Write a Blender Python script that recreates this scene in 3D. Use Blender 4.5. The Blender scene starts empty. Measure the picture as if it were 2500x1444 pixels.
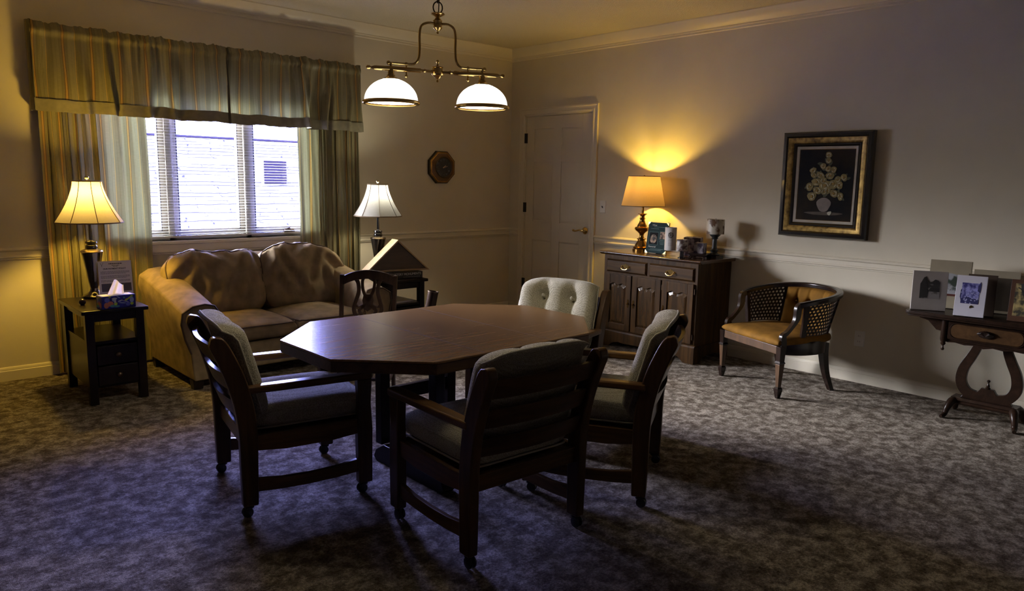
import bpy, bmesh, math, random
from mathutils import Vector, Matrix
random.seed(7)
PI = math.pi
S = bpy.context.scene
C = S.collection

# ------------------------------------------------------------------ camera
cam = bpy.data.objects.new('camera', bpy.data.cameras.new('camera'))
C.objects.link(cam)
cam.data.sensor_width = 36.0
cam.data.lens = 1793.707 / 2500 * 36
cam.data.clip_start = 0.05
cam.data.clip_end = 200
YAW, PITCH, ROLL = 0.75137, 0.156547, 0.019376
fw = Vector((math.sin(YAW) * math.cos(PITCH), math.cos(YAW) * math.cos(PITCH), -math.sin(PITCH)))
rt = Vector((math.cos(YAW), -math.sin(YAW), 0))
up = rt.cross(fw)
rr = rt * math.cos(ROLL) + up * math.sin(ROLL)
uu = -rt * math.sin(ROLL) + up * math.cos(ROLL)
mw = Matrix((rr, uu, -fw)).transposed().to_4x4()
mw.translation = Vector((-5.40702, -5.85052, 1.41455))
cam.matrix_world = mw
S.camera = cam

# ------------------------------------------------------------------ sky, daylight, exposure
W = bpy.data.worlds.new('sky')
S.world = W
W.use_nodes = True
wn, wl = W.node_tree.nodes, W.node_tree.links
bg = wn['Background']
tc = wn.new('ShaderNodeTexCoord')
sp = wn.new('ShaderNodeSeparateXYZ')
wl.new(tc.outputs['Generated'], sp.inputs[0])
cr = wn.new('ShaderNodeValToRGB')
cr.color_ramp.elements[0].position = 0.0
cr.color_ramp.elements[0].color = (0.40, 0.42, 0.95, 1)
cr.color_ramp.elements[1].position = 0.5
cr.color_ramp.elements[1].color = (0.27, 0.31, 1.0, 1)
wl.new(sp.outputs['Z'], cr.inputs[0])
cm = wn.new('ShaderNodeMix'); cm.data_type = 'RGBA'
cm.inputs[7].default_value = (0.86, 0.86, 0.94, 1)
wl.new(cr.outputs[0], cm.inputs[6]); wl.new(cm.outputs[2], bg.inputs[0])
# overcast sky, much brighter towards the hidden sun on the far left (-x) side
mr = wn.new('ShaderNodeMapRange')
mr.interpolation_type = 'SMOOTHSTEP'
mr.inputs['From Min'].default_value = -0.10
mr.inputs['From Max'].default_value = 0.50
mr.inputs['To Min'].default_value = 24.0
mr.inputs['To Max'].default_value = 120.0
ng = wn.new('ShaderNodeMath'); ng.operation = 'MULTIPLY'; ng.inputs[1].default_value = -1
wl.new(sp.outputs['X'], ng.inputs[0]); wl.new(ng.outputs[0], mr.inputs['Value'])
zr = wn.new('ShaderNodeMapRange'); zr.interpolation_type = 'SMOOTHSTEP'
zr.inputs['From Min'].default_value = 0.0; zr.inputs['From Max'].default_value = 0.34
zr.inputs['To Min'].default_value = 0.24; zr.inputs['To Max'].default_value = 5.2
wl.new(sp.outputs['Z'], zr.inputs['Value'])
ml = wn.new('ShaderNodeMath'); ml.operation = 'MULTIPLY'
xr = wn.new('ShaderNodeMapRange'); xr.interpolation_type = 'SMOOTHSTEP'
xr.inputs['From Min'].default_value = 0.50; xr.inputs['From Max'].default_value = 0.78
xr.inputs['To Min'].default_value = 1.0; xr.inputs['To Max'].default_value = 0.33
wl.new(ng.outputs[0], xr.inputs['Value'])
mx = wn.new('ShaderNodeMath'); mx.operation = 'MULTIPLY'
wl.new(mr.outputs['Result'], mx.inputs[0]); wl.new(xr.outputs['Result'], mx.inputs[1])
wl.new(mx.outputs[0], ml.inputs[0]); wl.new(zr.outputs['Result'], ml.inputs[1]); 
# a blue patch of clearer sky high above the neighbour's roof on the other side
zb = wn.new('ShaderNodeMapRange'); zb.interpolation_type = 'SMOOTHSTEP'
zb.inputs['From Min'].default_value = 0.12; zb.inputs['From Max'].default_value = 0.42
zb.inputs['To Max'].default_value = 180.0
wl.new(sp.outputs['Z'], zb.inputs['Value'])
xb = wn.new('ShaderNodeMapRange')
xb.inputs['From Min'].default_value = -0.10; xb.inputs['From Max'].default_value = 0.25
xb.inputs['To Min'].default_value = 1.0; xb.inputs['To Max'].default_value = 0.0
wl.new(ng.outputs[0], xb.inputs['Value'])
mb_ = wn.new('ShaderNodeMath'); mb_.operation = 'MULTIPLY'
wl.new(zb.outputs['Result'], mb_.inputs[0]); wl.new(xb.outputs['Result'], mb_.inputs[1])
ad_ = wn.new('ShaderNodeMath'); ad_.operation = 'ADD'
wl.new(ml.outputs[0], ad_.inputs[0]); wl.new(mb_.outputs[0], ad_.inputs[1]); wl.new(ad_.outputs[0], bg.inputs[1])
m2 = wn.new('ShaderNodeMapRange')
m2.inputs['From Min'].default_value = -0.05
m2.inputs['From Max'].default_value = 0.35
wl.new(ng.outputs[0], m2.inputs['Value']); wl.new(m2.outputs['Result'], cm.inputs[0])

portal = bpy.data.lights.new('window_portal', 'AREA')
portal.shape = 'RECTANGLE'
portal.size = 1.9
portal.size_y = 1.3
portal.cycles.is_portal = True
po = bpy.data.objects.new('window_portal', portal)
po.location = (-3.17, 0.2, 1.52)
po.rotation_euler = (-PI / 2, 0, 0)
C.objects.link(po)

S.view_settings.view_transform = 'Standard'
S.view_settings.look = 'None'
S.view_settings.gamma = 1.0
S.view_settings.use_curve_mapping = False
S.view_settings.exposure = 0.0
S.cycles.max_bounces = 9
S.cycles.diffuse_bounces = 5
S.cycles.glossy_bounces = 4
S.cycles.transmission_bounces = 6
S.cycles.transparent_max_bounces = 12
S.cycles.caustics_reflective = False
S.cycles.caustics_refractive = False
S.cycles.sample_clamp_indirect = 6.0

# lamp powers (W) and colours; the lights themselves stand in the lamps' builders
P_WARM_LAMP = 42.0
P_BRASS_LAMP = 26.0
P_WHITE_LAMP = 14.0
P_CHANDELIER = 38.0
K_WARM = (1.0, 0.62, 0.09)
K_WHITE = (1.0, 0.90, 0.66)
K_COOL = (1.0, 0.87, 0.62)

# ------------------------------------------------------------------ mesh builder
class MB:
    def __init__(s, xf=None):
        s.v, s.f, s.uv, s.xf = [], [], {}, xf
    def vert(s, p):
        p = Vector(p)
        if s.xf is not None:
            p = s.xf @ p
        s.v.append(p[:])
        return len(s.v) - 1
    def face(s, ids, uv=None):
        if uv:
            s.uv[len(s.f)] = uv
        s.f.append(tuple(ids))
    def box(s, x0, x1, y0, y1, z0, z1):
        i = [s.vert((x, y, z)) for z in (z0, z1) for y in (y0, y1) for x in (x0, x1)]
        for q in ((0, 2, 3, 1), (4, 5, 7, 6), (0, 1, 5, 4), (2, 6, 7, 3), (0, 4, 6, 2), (1, 3, 7, 5)):
            s.face([i[k] for k in q])
        return s
    def taper(s, c0, a0, b0, c1, a1, b1):
        """a block from centre c0 (half sizes a0,b0) up to centre c1 (half sizes a1,b1)"""
        i = []
        for c, a, b in ((c0, a0, b0), (c1, a1, b1)):
            for dx, dy in ((-1, -1), (1, -1), (1, 1), (-1, 1)):
                i.append(s.vert((c[0] + dx * a, c[1] + dy * b, c[2])))
        s.face((3, 2, 1, 0) if 0 else [i[3], i[2], i[1], i[0]])
        s.face([i[4], i[5], i[6], i[7]])
        for k in range(4):
            s.face([i[k], i[(k + 1) % 4], i[4 + (k + 1) % 4], i[4 + k]])
        return s
    def prism(s, poly, t0, t1, plane='xz'):
        """2D polygon extruded along the remaining axis from t0 to t1"""
        def m(a, b, t):
            return {'xz': (a, t, b), 'yz': (t, a, b), 'xy': (a, b, t)}[plane]
        n = len(poly)
        i0 = [s.vert(m(a, b, t0)) for a, b in poly]
        i1 = [s.vert(m(a, b, t1)) for a, b in poly]
        s.face(i0[::-1]); s.face(i1)
        for k in range(n):
            s.face([i0[k], i0[(k + 1) % n], i1[(k + 1) % n], i1[k]])
        return s
    def frustum(s, poly, poly2, t0, t1, plane='xz'):
        def m(a, b, t):
            return {'xz': (a, t, b), 'yz': (t, a, b), 'xy': (a, b, t)}[plane]
        n = len(poly)
        i0 = [s.vert(m(a, b, t0)) for a, b in poly]
        i1 = [s.vert(m(a, b, t1)) for a, b in poly2]
        s.face(i0[::-1]); s.face(i1)
        for k in range(n):
            s.face([i0[k], i0[(k + 1) % n], i1[(k + 1) % n], i1[k]])
        return s
    def ribbon(s, pts, w, t0, t1, plane='xz', closed=False):
        """a flat board that follows a 2D line; w is one width or one per point"""
        n = len(pts)
        if not hasattr(w, '__len__'):
            w = [w] * n
        L, R_ = [], []
        for k in range(n):
            a = pts[(k - 1) % n] if (closed or k > 0) else pts[k]
            b = pts[(k + 1) % n] if (closed or k < n - 1) else pts[k]
            d = Vector((b[0] - a[0], b[1] - a[1])).normalized()
            nx, ny = -d.y, d.x
            L.append((pts[k][0] + nx * w[k] / 2, pts[k][1] + ny * w[k] / 2))
            R_.append((pts[k][0] - nx * w[k] / 2, pts[k][1] - ny * w[k] / 2))
        def m(a, b, t):
            return {'xz': (a, t, b), 'yz': (t, a, b), 'xy': (a, b, t)}[plane]
        ids = [[s.vert(m(*L[k], t0)), s.vert(m(*R_[k], t0)), s.vert(m(*R_[k], t1)), s.vert(m(*L[k], t1))] for k in range(n)]
        rng = range(n) if closed else range(n - 1)
        for k in rng:
            a, b = ids[k], ids[(k + 1) % n]
            for q in range(4):
                s.face([a[q], b[q], b[(q + 1) % 4], a[(q + 1) % 4]])
        if not closed:
            s.face(ids[0]); s.face(ids[-1][::-1])
        return s
    def lathe(s, prof, c=(0, 0, 0), n=28, axis='z', cap=True, a0=0, a1=2 * PI):
        full = abs(a1 - a0 - 2 * PI) < 1e-6
        m = n if full else n + 1
        rings = []
        for r, z in prof:
            ring = []
            for k in range(m):
                a = a0 + (a1 - a0) * k / n
                x, y = r * math.cos(a), r * math.sin(a)
                p = {'z': (x, y, z), 'x': (z, x, y), 'y': (x, z, y)}[axis]
                ring.append(s.vert((c[0] + p[0], c[1] + p[1], c[2] + p[2])))
            rings.append(ring)
        for a, b in zip(rings, rings[1:]):
            for k in range(n):
                s.face([a[k], a[(k + 1) % m], b[(k + 1) % m], b[k]])
        if cap and full:
            if prof[0][0] > 1e-5: s.face(rings[0][::-1])
            if prof[-1][0] > 1e-5: s.face(rings[-1])
        return s
    def sphere(s, c, r, n=16, sx=1, sy=1, sz=1):
        m = n // 2
        rings = []
        for j in range(m + 1):
            t = PI * j / m
            rr_ = max(math.sin(t), 1e-3)
            rings.append([s.vert((c[0] + sx * r * rr_ * math.cos(2 * PI * k / n), c[1] + sy * r * rr_ * math.sin(2 * PI * k / n), c[2] - sz * r * math.cos(t))) for k in range(n)])
        for a, b in zip(rings, rings[1:]):
            for k in range(n):
                s.face([a[k], a[(k + 1) % n], b[(k + 1) % n], b[k]])
        return s
    def tube(s, pts, r, n=10, closed=False, cap=True):
        pts = [Vector(p) for p in pts]
        N = len(pts)
        if not hasattr(r, '__len__'):
            r = [r] * N
        ref = None
        rings = []
        for k in range(N):
            a = pts[(k - 1) % N] if (closed or k > 0) else pts[k]
            b = pts[(k + 1) % N] if (closed or k < N - 1) else pts[k]
            t = (b - a).normalized()
            if ref is None:
                ref = Vector((0, 0, 1)) if abs(t.z) < .9 else Vector((1, 0, 0))
            u = (ref - t * ref.dot(t)).normalized()
            ref = u
            w = t.cross(u)
            rings.append([s.vert(pts[k] + (u * math.cos(2 * PI * j / n) + w * math.sin(2 * PI * j / n)) * r[k]) for j in range(n)])
        for k in range(N if closed else N - 1):
            a, b = rings[k], rings[(k + 1) % N]
            for j in range(n):
                s.face([a[j], a[(j + 1) % n], b[(j + 1) % n], b[j]])
        if cap and not closed:
            s.face(rings[0][::-1]); s.face(rings[-1])
        return s
    def grid(s, fn, nu, nv, uvfn=None, flip=False, closeu=False):
        ids = [[s.vert(fn(i / nu, j / nv)) for i in range(nu + (0 if closeu else 1))] for j in range(nv + 1)]
        for j in range(nv):
            for i in range(nu):
                i2 = (i + 1) % nu if closeu else i + 1
                q = [ids[j][i], ids[j][i2], ids[j + 1][i2], ids[j + 1][i]]
                uv = None
                if uvfn:
                    uv = [uvfn(i / nu, j / nv), uvfn((i + 1) / nu, j / nv), uvfn((i + 1) / nu, (j + 1) / nv), uvfn(i / nu, (j + 1) / nv)]
                if flip:
                    q = q[::-1]
                    if uv: uv = uv[::-1]
                s.face(q, uv)
        return s
    def mesh(s, name, mats, sharp=35, smooth=True, recalc=True):
        me = bpy.data.meshes.new(name)
        me.from_pydata(s.v, [], s.f)
        if s.uv:
            ul = me.uv_layers.new(name='UVMap')
            for pi_, uv in s.uv.items():
                ls = me.polygons[pi_].loop_start
                for k, c in enumerate(uv):
                    ul.data[ls + k].uv = c
        if recalc:
            bm = bmesh.new(); bm.from_mesh(me)
            bmesh.ops.recalc_face_normals(bm, faces=bm.faces)
            bm.to_mesh(me); bm.free()
        for m in (mats if isinstance(mats, (list, tuple)) else [mats]):
            me.materials.append(m)
        if smooth:
            me.polygons.foreach_set('use_smooth', [True] * len(me.polygons))
            me.set_sharp_from_angle(angle=math.radians(sharp))
        me.update()
        return me
    def obj(s, name, mat_, parent=None, bevel=0, seg=2, label=None, sub=0, kind=None, loc=None, rot=None, **kw):
        o = bpy.data.objects.new(name, s.mesh(name, mat_, **kw))
        C.objects.link(o)
        if parent is not None:
            o.parent = parent
        if loc: o.location = loc
        if rot: o.rotation_euler = rot
        if bevel:
            b = o.modifiers.new('bevel', 'BEVEL')
            b.width = bevel; b.segments = seg; b.limit_method = 'ANGLE'; b.angle_limit = math.radians(38)
            b.harden_normals = True
        if sub:
            b = o.modifiers.new('subd', 'SUBSURF'); b.levels = sub; b.render_levels = sub
        if label: o['label'] = label
        if kind: o['kind'] = kind
        return o

def B(x0, x1, y0, y1, z0, z1):
    return MB().box(x0, x1, y0, y1, z0, z1)

def thing(name, label, cat, loc=(0, 0, 0), rz=0, group=None):
    o = bpy.data.objects.new(name, None)
    o.empty_display_size = .1
    C.objects.link(o)
    o.location = loc
    o.rotation_euler = (0, 0, rz)
    tag(o, label, cat, group)
    return o

def tag(o, label, cat, group=None):
    o['label'] = label; o['category'] = cat
    if group: o['group'] = group
    return o

def copy_tree(o, parent=None):
    c = o.copy(); C.objects.link(c); c.parent = parent
    for ch in list(o.children):
        copy_tree(ch, c)
    return c

def arc(cx, cy, r, a0, a1, n, ry=None):
    ry = r if ry is None else ry
    return [(cx + r * math.cos(math.radians(a0 + (a1 - a0) * k / n)), cy + ry * math.sin(math.radians(a0 + (a1 - a0) * k / n))) for k in range(n + 1)]

def smooth_path(pts, k=6):
    """Catmull-Rom through points of any dimension"""
    P = [Vector(p) for p in pts]
    out = []
    for i in range(len(P) - 1):
        p0 = P[max(i - 1, 0)]; p1 = P[i]; p2 = P[i + 1]; p3 = P[min(i + 2, len(P) - 1)]
        for j in range(k):
            t = j / k
            out.append(.5 * ((2 * p1) + (p2 - p0) * t + (2 * p0 - 5 * p1 + 4 * p2 - p3) * t * t + (3 * p1 - p0 - 3 * p2 + p3) * t ** 3))
    out.append(P[-1])
    return [tuple(p) for p in out]

def text_obj(name, body, size, mat_, parent, loc, rot, extrude=.0004, align='CENTER', bold=0):
    cu = bpy.data.curves.new(name, 'FONT')
    cu.body = body; cu.size = size; cu.extrude = extrude; cu.align_x = align; cu.align_y = 'CENTER'; cu.offset = bold
    tmp = bpy.data.objects.new(name + '_tmp', cu)
    C.objects.link(tmp)
    dg = bpy.context.evaluated_depsgraph_get()
    me = bpy.data.meshes.new_from_object(tmp.evaluated_get(dg))
    bpy.data.objects.remove(tmp); bpy.data.curves.remove(cu)
    me.materials.clear(); me.materials.append(mat_)
    o = bpy.data.objects.new(name, me)
    C.objects.link(o); o.parent = parent; o.location = loc; o.rotation_euler = rot
    return o

# ------------------------------------------------------------------ materials
def base(name, col=(.8, .8, .8), rough=.5, metal=0, spec=.5, coat=0, sheen=0):
    m = bpy.data.materials.new(name); m.use_nodes = True
    b = m.node_tree.nodes['Principled BSDF']
    b.inputs['Base Color'].default_value = (*col, 1)
    b.inputs['Roughness'].default_value = rough
    b.inputs['Metallic'].default_value = metal
    b.inputs['Specular IOR Level'].default_value = spec
    b.inputs['Coat Weight'].default_value = coat
    b.inputs['Sheen Weight'].default_value = sheen
    return m, m.node_tree.nodes, m.node_tree.links, b

def coords(n, l, scale=(1, 1, 1), rot=(0, 0, 0), kind='Object'):
    t = n.new('ShaderNodeTexCoord'); mp = n.new('ShaderNodeMapping')
    mp.inputs['Scale'].default_value = scale
    mp.inputs['Rotation'].default_value = rot
    l.new(t.outputs[kind], mp.inputs[0])
    return mp.outputs[0]

def noise(n, l, vec, scale, detail=3, rough=.5, dist=0):
    t = n.new('ShaderNodeTexNoise')
    t.inputs['Scale'].default_value = scale; t.inputs['Detail'].default_value = detail
    t.inputs['Roughness'].default_value = rough; t.inputs['Distortion'].default_value = dist
    l.new(vec, t.inputs['Vector'])
    return t.outputs['Fac']

def ramp(n, l, fac, stops, interp='LINEAR'):
    r = n.new('ShaderNodeValToRGB'); r.color_ramp.interpolation = interp
    e = r.color_ramp.elements
    while len(e) < len(stops): e.new(.5)
    for k, (p, c) in enumerate(stops):
        e[k].position = p; e[k].color = (*c, 1)
    l.new(fac, r.inputs[0])
    return r.outputs[0]

def bump(n, l, b, h, strength=.3, dist=.01):
    t = n.new('ShaderNodeBump')
    t.inputs['Strength'].default_value = strength; t.inputs['Distance'].default_value = dist
    l.new(h, t.inputs['Height']); l.new(t.outputs[0], b.inputs['Normal'])

def wood(name, c1, c2, grain='x', rough=.32, sc=1.0, coat=.25):
    m, n, l, b = base(name, c1, rough, coat=coat)
    b.inputs['Coat Roughness'].default_value = .25
    s = {'x': (2, 26, 26), 'y': (26, 2, 26), 'z': (26, 26, 2)}[grain]
    v = coords(n, l, tuple(k * sc for k in s))
    f = noise(n, l, v, 1.0, 5, .6, .6)
    l.new(ramp(n, l, f, [(.30, c2), (.5, tuple((a + q) / 2 for a, q in zip(c1, c2))), (.68, c1)]), b.inputs['Base Color'])
    f2 = noise(n, l, v, 4.0, 3)
    bump(n, l, b, f2, .12, .002)
    return m

def plain(name, col, rough=.5, metal=0, var=.12, sc=12, bmp=0, bsc=60, **kw):
    m, n, l, b = base(name, col, rough, metal, **kw)
    v = coords(n, l)
    f = noise(n, l, v, sc, 3)
    l.new(ramp(n, l, f, [(.3, tuple(c * (1 - var) for c in col)), (.7, tuple(min(1, c * (1 + var)) for c in col))]), b.inputs['Base Color'])
    if bmp:
        bump(n, l, b, noise(n, l, v, bsc, 3), bmp, .004)
    return m

def two(name, c1, c2, sc, lo=.42, hi=.58, rough=.6, detail=4, dist=0, **kw):
    m, n, l, b = base(name, c1, rough, **kw)
    f = noise(n, l, coords(n, l), sc, detail, .55, dist)
    l.new(ramp(n, l, f, [(lo, c1), (hi, c2)]), b.inputs['Base Color'])
    return m

def weave(name, c1, c2, pitch=.006, rough=.95, strength=.8):
    m, n, l, b = base(name, c1, rough, spec=.12)
    v = coords(n, l, (1, 1, 1.3))
    vo = n.new('ShaderNodeTexVoronoi'); vo.inputs['Scale'].default_value = 1 / pitch; vo.inputs['Randomness'].default_value = .55
    l.new(v, vo.inputs['Vector'])
    l.new(ramp(n, l, vo.outputs['Distance'], [(.15, c1), (.62, c2)]), b.inputs['Base Color'])
    iv = n.new('ShaderNodeMath'); iv.operation = 'SUBTRACT'; iv.inputs[0].default_value = 1
    l.new(vo.outputs['Distance'], iv.inputs[1])
    bump(n, l, b, iv.outputs[0], strength, .005)
    return m

def striped_cloth(name, trans=.5):
    """vertical satin stripes by the cloth's own u coordinate in metres"""
    m = bpy.data.materials.new(name); m.use_nodes = True
    n, l = m.node_tree.nodes, m.node_tree.links
    n.clear()
    out = n.new('ShaderNodeOutputMaterial')
    t = n.new('ShaderNodeTexCoord'); s = n.new('ShaderNodeSeparateXYZ')
    l.new(t.outputs['UV'], s.inputs[0])
    d = n.new('ShaderNodeMath'); d.operation = 'DIVIDE'; d.inputs[1].default_value = .205
    l.new(s.outputs[0], d.inputs[0])
    fr = n.new('ShaderNodeMath'); fr.operation = 'FRACT'; l.new(d.outputs[0], fr.inputs[0])
    sage = (.165, .145, .075); sage2 = (.215, .195, .11); gold = (.42, .27, .075); rust = (.12, .05, .018); olive = (.085, .062, .024)
    st = [(0, sage), (.06, sage2), (.155, olive), (.160, sage2), (.27, sage), (.380, rust), (.395, olive), (.405, gold), (.428, rust), (.440, gold), (.462, olive),
          (.472, rust), (.488, sage), (.60, sage2), (.72, olive), (.725, sage2), (.840, gold), (.858, sage), (.93, olive), (.935, sage)]
    col = ramp(n, l, fr.outputs[0], st, 'CONSTANT')
    v = coords(n, l, (1, 1, 1), kind='UV')
    mp = n.new('ShaderNodeMapping'); mp.inputs['Scale'].default_value = (30, 700, 1); l.new(v, mp.inputs[0])
    slub = noise(n, l, mp.outputs[0], 1.0, 3)
    mx = n.new('ShaderNodeMix'); mx.data_type = 'RGBA'; mx.blend_type = 'MULTIPLY'; mx.inputs[0].default_value = .5
    l.new(col, mx.inputs[6])
    l.new(ramp(n, l, slub, [(.3, (.6, .6, .6)), (.7, (1, 1, 1))]), mx.inputs[7])
    p = n.new('ShaderNodeBsdfPrincipled'); p.inputs['Roughness'].default_value = .42
    l.new(mx.outputs[2], p.inputs['Base Color'])
    m3 = n.new('ShaderNodeMapping'); m3.inputs['Scale'].default_value = (20, 3.2, 1); l.new(v, m3.inputs[0])
    bp = n.new('ShaderNodeBump'); bp.inputs['Strength'].default_value = .55; bp.inputs['Distance'].default_value = .012
    l.new(noise(n, l, m3.outputs[0], 1.0, 3, .55, .8), bp.inputs['Height']); l.new(bp.outputs[0], p.inputs['Normal'])
    m5 = n.new('ShaderNodeMix'); m5.data_type = 'RGBA'; m5.blend_type = 'MULTIPLY'; m5.inputs[0].default_value = 1.0; m5.inputs[7].default_value = (1.28, 1.48, 1.34, 1)
    l.new(mx.outputs[2], m5.inputs[6])
    tr = n.new('ShaderNodeBsdfTranslucent'); l.new(m5.outputs[2], tr.inputs[0])
    ms = n.new('ShaderNodeMixShader'); ms.inputs[0].default_value = trans
    l.new(p.outputs[0], ms.inputs[1]); l.new(tr.outputs[0], ms.inputs[2]); l.new(ms.outputs[0], out.inputs[0])
    return m

def shade_mat(name, col, trans=.6, tcol=None):
    """thin fabric or opal glass lit from inside by the lamp's own bulb"""
    m = bpy.data.materials.new(name); m.use_nodes = True
    n, l = m.node_tree.nodes, m.node_tree.links
    n.clear()
    out = n.new('ShaderNodeOutputMaterial')
    v = coords(n, l)
    c = ramp(n, l, noise(n, l, v, 90, 2), [(.3, tuple(k * .94 for k in col)), (.7, col)])
    d = n.new('ShaderNodeBsdfDiffuse'); l.new(c, d.inputs[0])
    tr = n.new('ShaderNodeBsdfTranslucent')
    if tcol: tr.inputs[0].default_value = (*tcol, 1)
    else: l.new(c, tr.inputs[0])
    ms = n.new('ShaderNodeMixShader'); ms.inputs[0].default_value = trans
    l.new(d.outputs[0], ms.inputs[1]); l.new(tr.outputs[0], ms.inputs[2]); l.new(ms.outputs[0], out.inputs[0])
    return m

# room finishes
def wall_mat():
    m, n, l, b = base('wall_paint', (.66, .60, .52), .85, spec=.3)
    v = coords(n, l)
    l.new(ramp(n, l, noise(n, l, v, 3, 3), [(.3, (.64, .58, .45)), (.7, (.68, .62, .49))]), b.inputs['Base Color'])
    bump(n, l, b, noise(n, l, v, 220, 4), .25, .002)
    return m
def ceiling_mat():
    m, n, l, b = base('popcorn_ceiling', (.66, .60, .48), .95, spec=.2)
    v = coords(n, l)
    vo = n.new('ShaderNodeTexVoronoi'); vo.inputs['Scale'].default_value = 130; l.new(v, vo.inputs['Vector'])
    bump(n, l, b, vo.outputs['Distance'], .9, .008)
    return m
def carpet_mat():
    m, n, l, b = base('mottled_carpet', (.3, .25, .2), 1.0, spec=.08)
    v = coords(n, l)
    big = noise(n, l, v, 15, 6, .70, .2)
    c = ramp(n, l, big, [(.36, (.13, .10, .072)), (.48, (.26, .215, .17)), (.60, (.54, .47, .385))])
    fine = noise(n, l, v, 260, 2, .7)
    mx = n.new('ShaderNodeMix'); mx.data_type = 'RGBA'; mx.blend_type = 'MULTIPLY'; mx.inputs[0].default_value = .8
    l.new(c, mx.inputs[6]); l.new(ramp(n, l, fine, [(.32, (.45, .45, .45)), (.62, (1.25, 1.25, 1.25))]), mx.inputs[7])
    m4 = n.new('ShaderNodeMix'); m4.data_type = 'RGBA'; m4.blend_type = 'MULTIPLY'; m4.inputs[0].default_value = 1.0
    l.new(mx.outputs[2], m4.inputs[6]); l.new(ramp(n, l, noise(n, l, v, 95, 3, .6), [(.36, (.62, .62, .62)), (.60, (1.22, 1.22, 1.22))]), m4.inputs[7])
    l.new(m4.outputs[2], b.inputs['Base Color'])
    ad = n.new('ShaderNodeMath'); ad.operation = 'MULTIPLY_ADD'; ad.inputs[1].default_value = .8
    mid = noise(n, l, v, 60, 4, .7)
    l.new(mid, ad.inputs[0]); l.new(fine, ad.inputs[2])
    bump(n, l, b, ad.outputs[0], 1.0, .02)
    return m

M_WALL = wall_mat(); M_CEIL = ceiling_mat(); M_CARPET = carpet_mat()
M_TRIM = plain('trim_paint', (.70, .64, .51), .45, var=.03, sc=4)
M_DOOR = plain('door_paint', (.64, .58, .46), .5, var=.03, sc=4)
M_OAK = wood('oak_chair', (.072, .037, .014), (.032, .016, .007), 'z', .3)
M_OAKX = wood('oak_chair_rail', (.072, .037, .014), (.032, .016, .007), 'x', .3)
M_OAKY = wood('oak_chair_arm', (.115, .060, .022), (.055, .028, .011), 'y', .3)
M_DARK = wood('espresso_wood', (.012, .0075, .006), (.006, .004, .0035), 'z', .28, coat=.1)
M_CRED = wood('pine_cabinet', (.075, .036, .0095), (.018, .0085, .0028), 'z', .40, coat=.12)
M_CREDY = wood('pine_cabinet_top', (.075, .030, .011), (.032, .013, .005), 'y', .2, coat=.4)
M_LYRE = wood('walnut_table', (.026, .013, .0075), (.012, .0065, .004), 'y', .3)
M_LYREL = wood('walnut_drawer', (.075, .038, .015), (.038, .019, .008), 'y', .35)
M_BARREL = wood('barrel_frame_wood', (.016, .007, .0045), (.008, .004, .003), 'z', .18, coat=.35)
M_BARRELL = wood('barrel_leg_wood', (.085, .042, .017), (.045, .022, .009), 'z', .35)
M_FID = wood('mahogany_chair', (.035, .020, .014), (.018, .010, .008), 'z', .25, coat=.5)
M_PALE = wood('pale_oak_case', (.50, .36, .20), (.36, .24, .12), 'x', .4)
M_PANEL = wood('brown_back_panel', (.10, .06, .028), (.06, .035, .018), 'x', .5)
M_BRASS = plain('polished_brass', (.72, .50, .18), .16, 1, var=.05)
M_BRASSD = plain('antique_brass', (.34, .19, .05), .2, 1, var=.2, sc=30)
M_BRONZE = plain('dark_bronze', (.10, .07, .05), .35, 1, var=.15)
M_BLACK = plain('black_metal', (.012, .012, .014), .3, var=.2)
M_LAMPB = plain('black_lacquer', (.010, .009, .011), .12, var=.1, coat=.8)
M_RUBBER = plain('black_caster', (.012, .011, .011), .3, var=.2)
M_CREAM = weave('cream_tweed', (.50, .46, .36), (.22, .20, .145), .0044)
M_MICRO = plain('tan_microfibre', (.245, .185, .11), .9, var=.25, sc=11, bmp=.2, bsc=22, spec=.12)
M_PIPE = plain('dark_piping', (.085, .055, .035), .8)
M_CPIPE = plain('cream_piping', (.30, .275, .205), .9)
M_VELVET = plain('gold_velvet', (.15, .072, .011), .8, var=.35, sc=9, spec=.1)
M_CURT = striped_cloth('striped_satin', .07)
M_BAND = plain('olive_satin_band', (.17, .155, .10), .5, var=.15, sc=25)
M_FRAME = plain('window_frame', (.40, .38, .30), .4, var=.03)
M_GASKET = plain('window_gasket', (.03, .03, .045), .6)
M_SLAT = plain('blind_slat', (.46, .44, .38), .45, var=.02)
M_CORD = plain('blind_cord', (.75, .75, .75), .8)
M_WHITE = plain('white_plastic', (.75, .72, .66), .4, var=.03)
M_PAPER = plain('paper', (.90, .89, .88), .7, var=.03)
M_INK = plain('ink', (.06, .06, .07), .8)
M_SILVER = plain('silver_print', (.55, .58, .56), .5)
M_CAP = plain('shade_trim', (.20, .14, .08), .7)
M_SHADE_W = shade_mat('bell_shade_fabric', (.74, .70, .58), .5, (.18, .165, .18))
M_SHADE_W2 = shade_mat('white_shade_fabric', (.74, .72, .66), .5, (.14, .145, .15))
M_SHADE_B = shade_mat('drum_shade_fabric', (.55, .42, .22), .5, (.085, .058, .05))
M_OPAL = shade_mat('opal_glass', (.9, .9, .9), .5, (.13, .15, .20))
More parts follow.
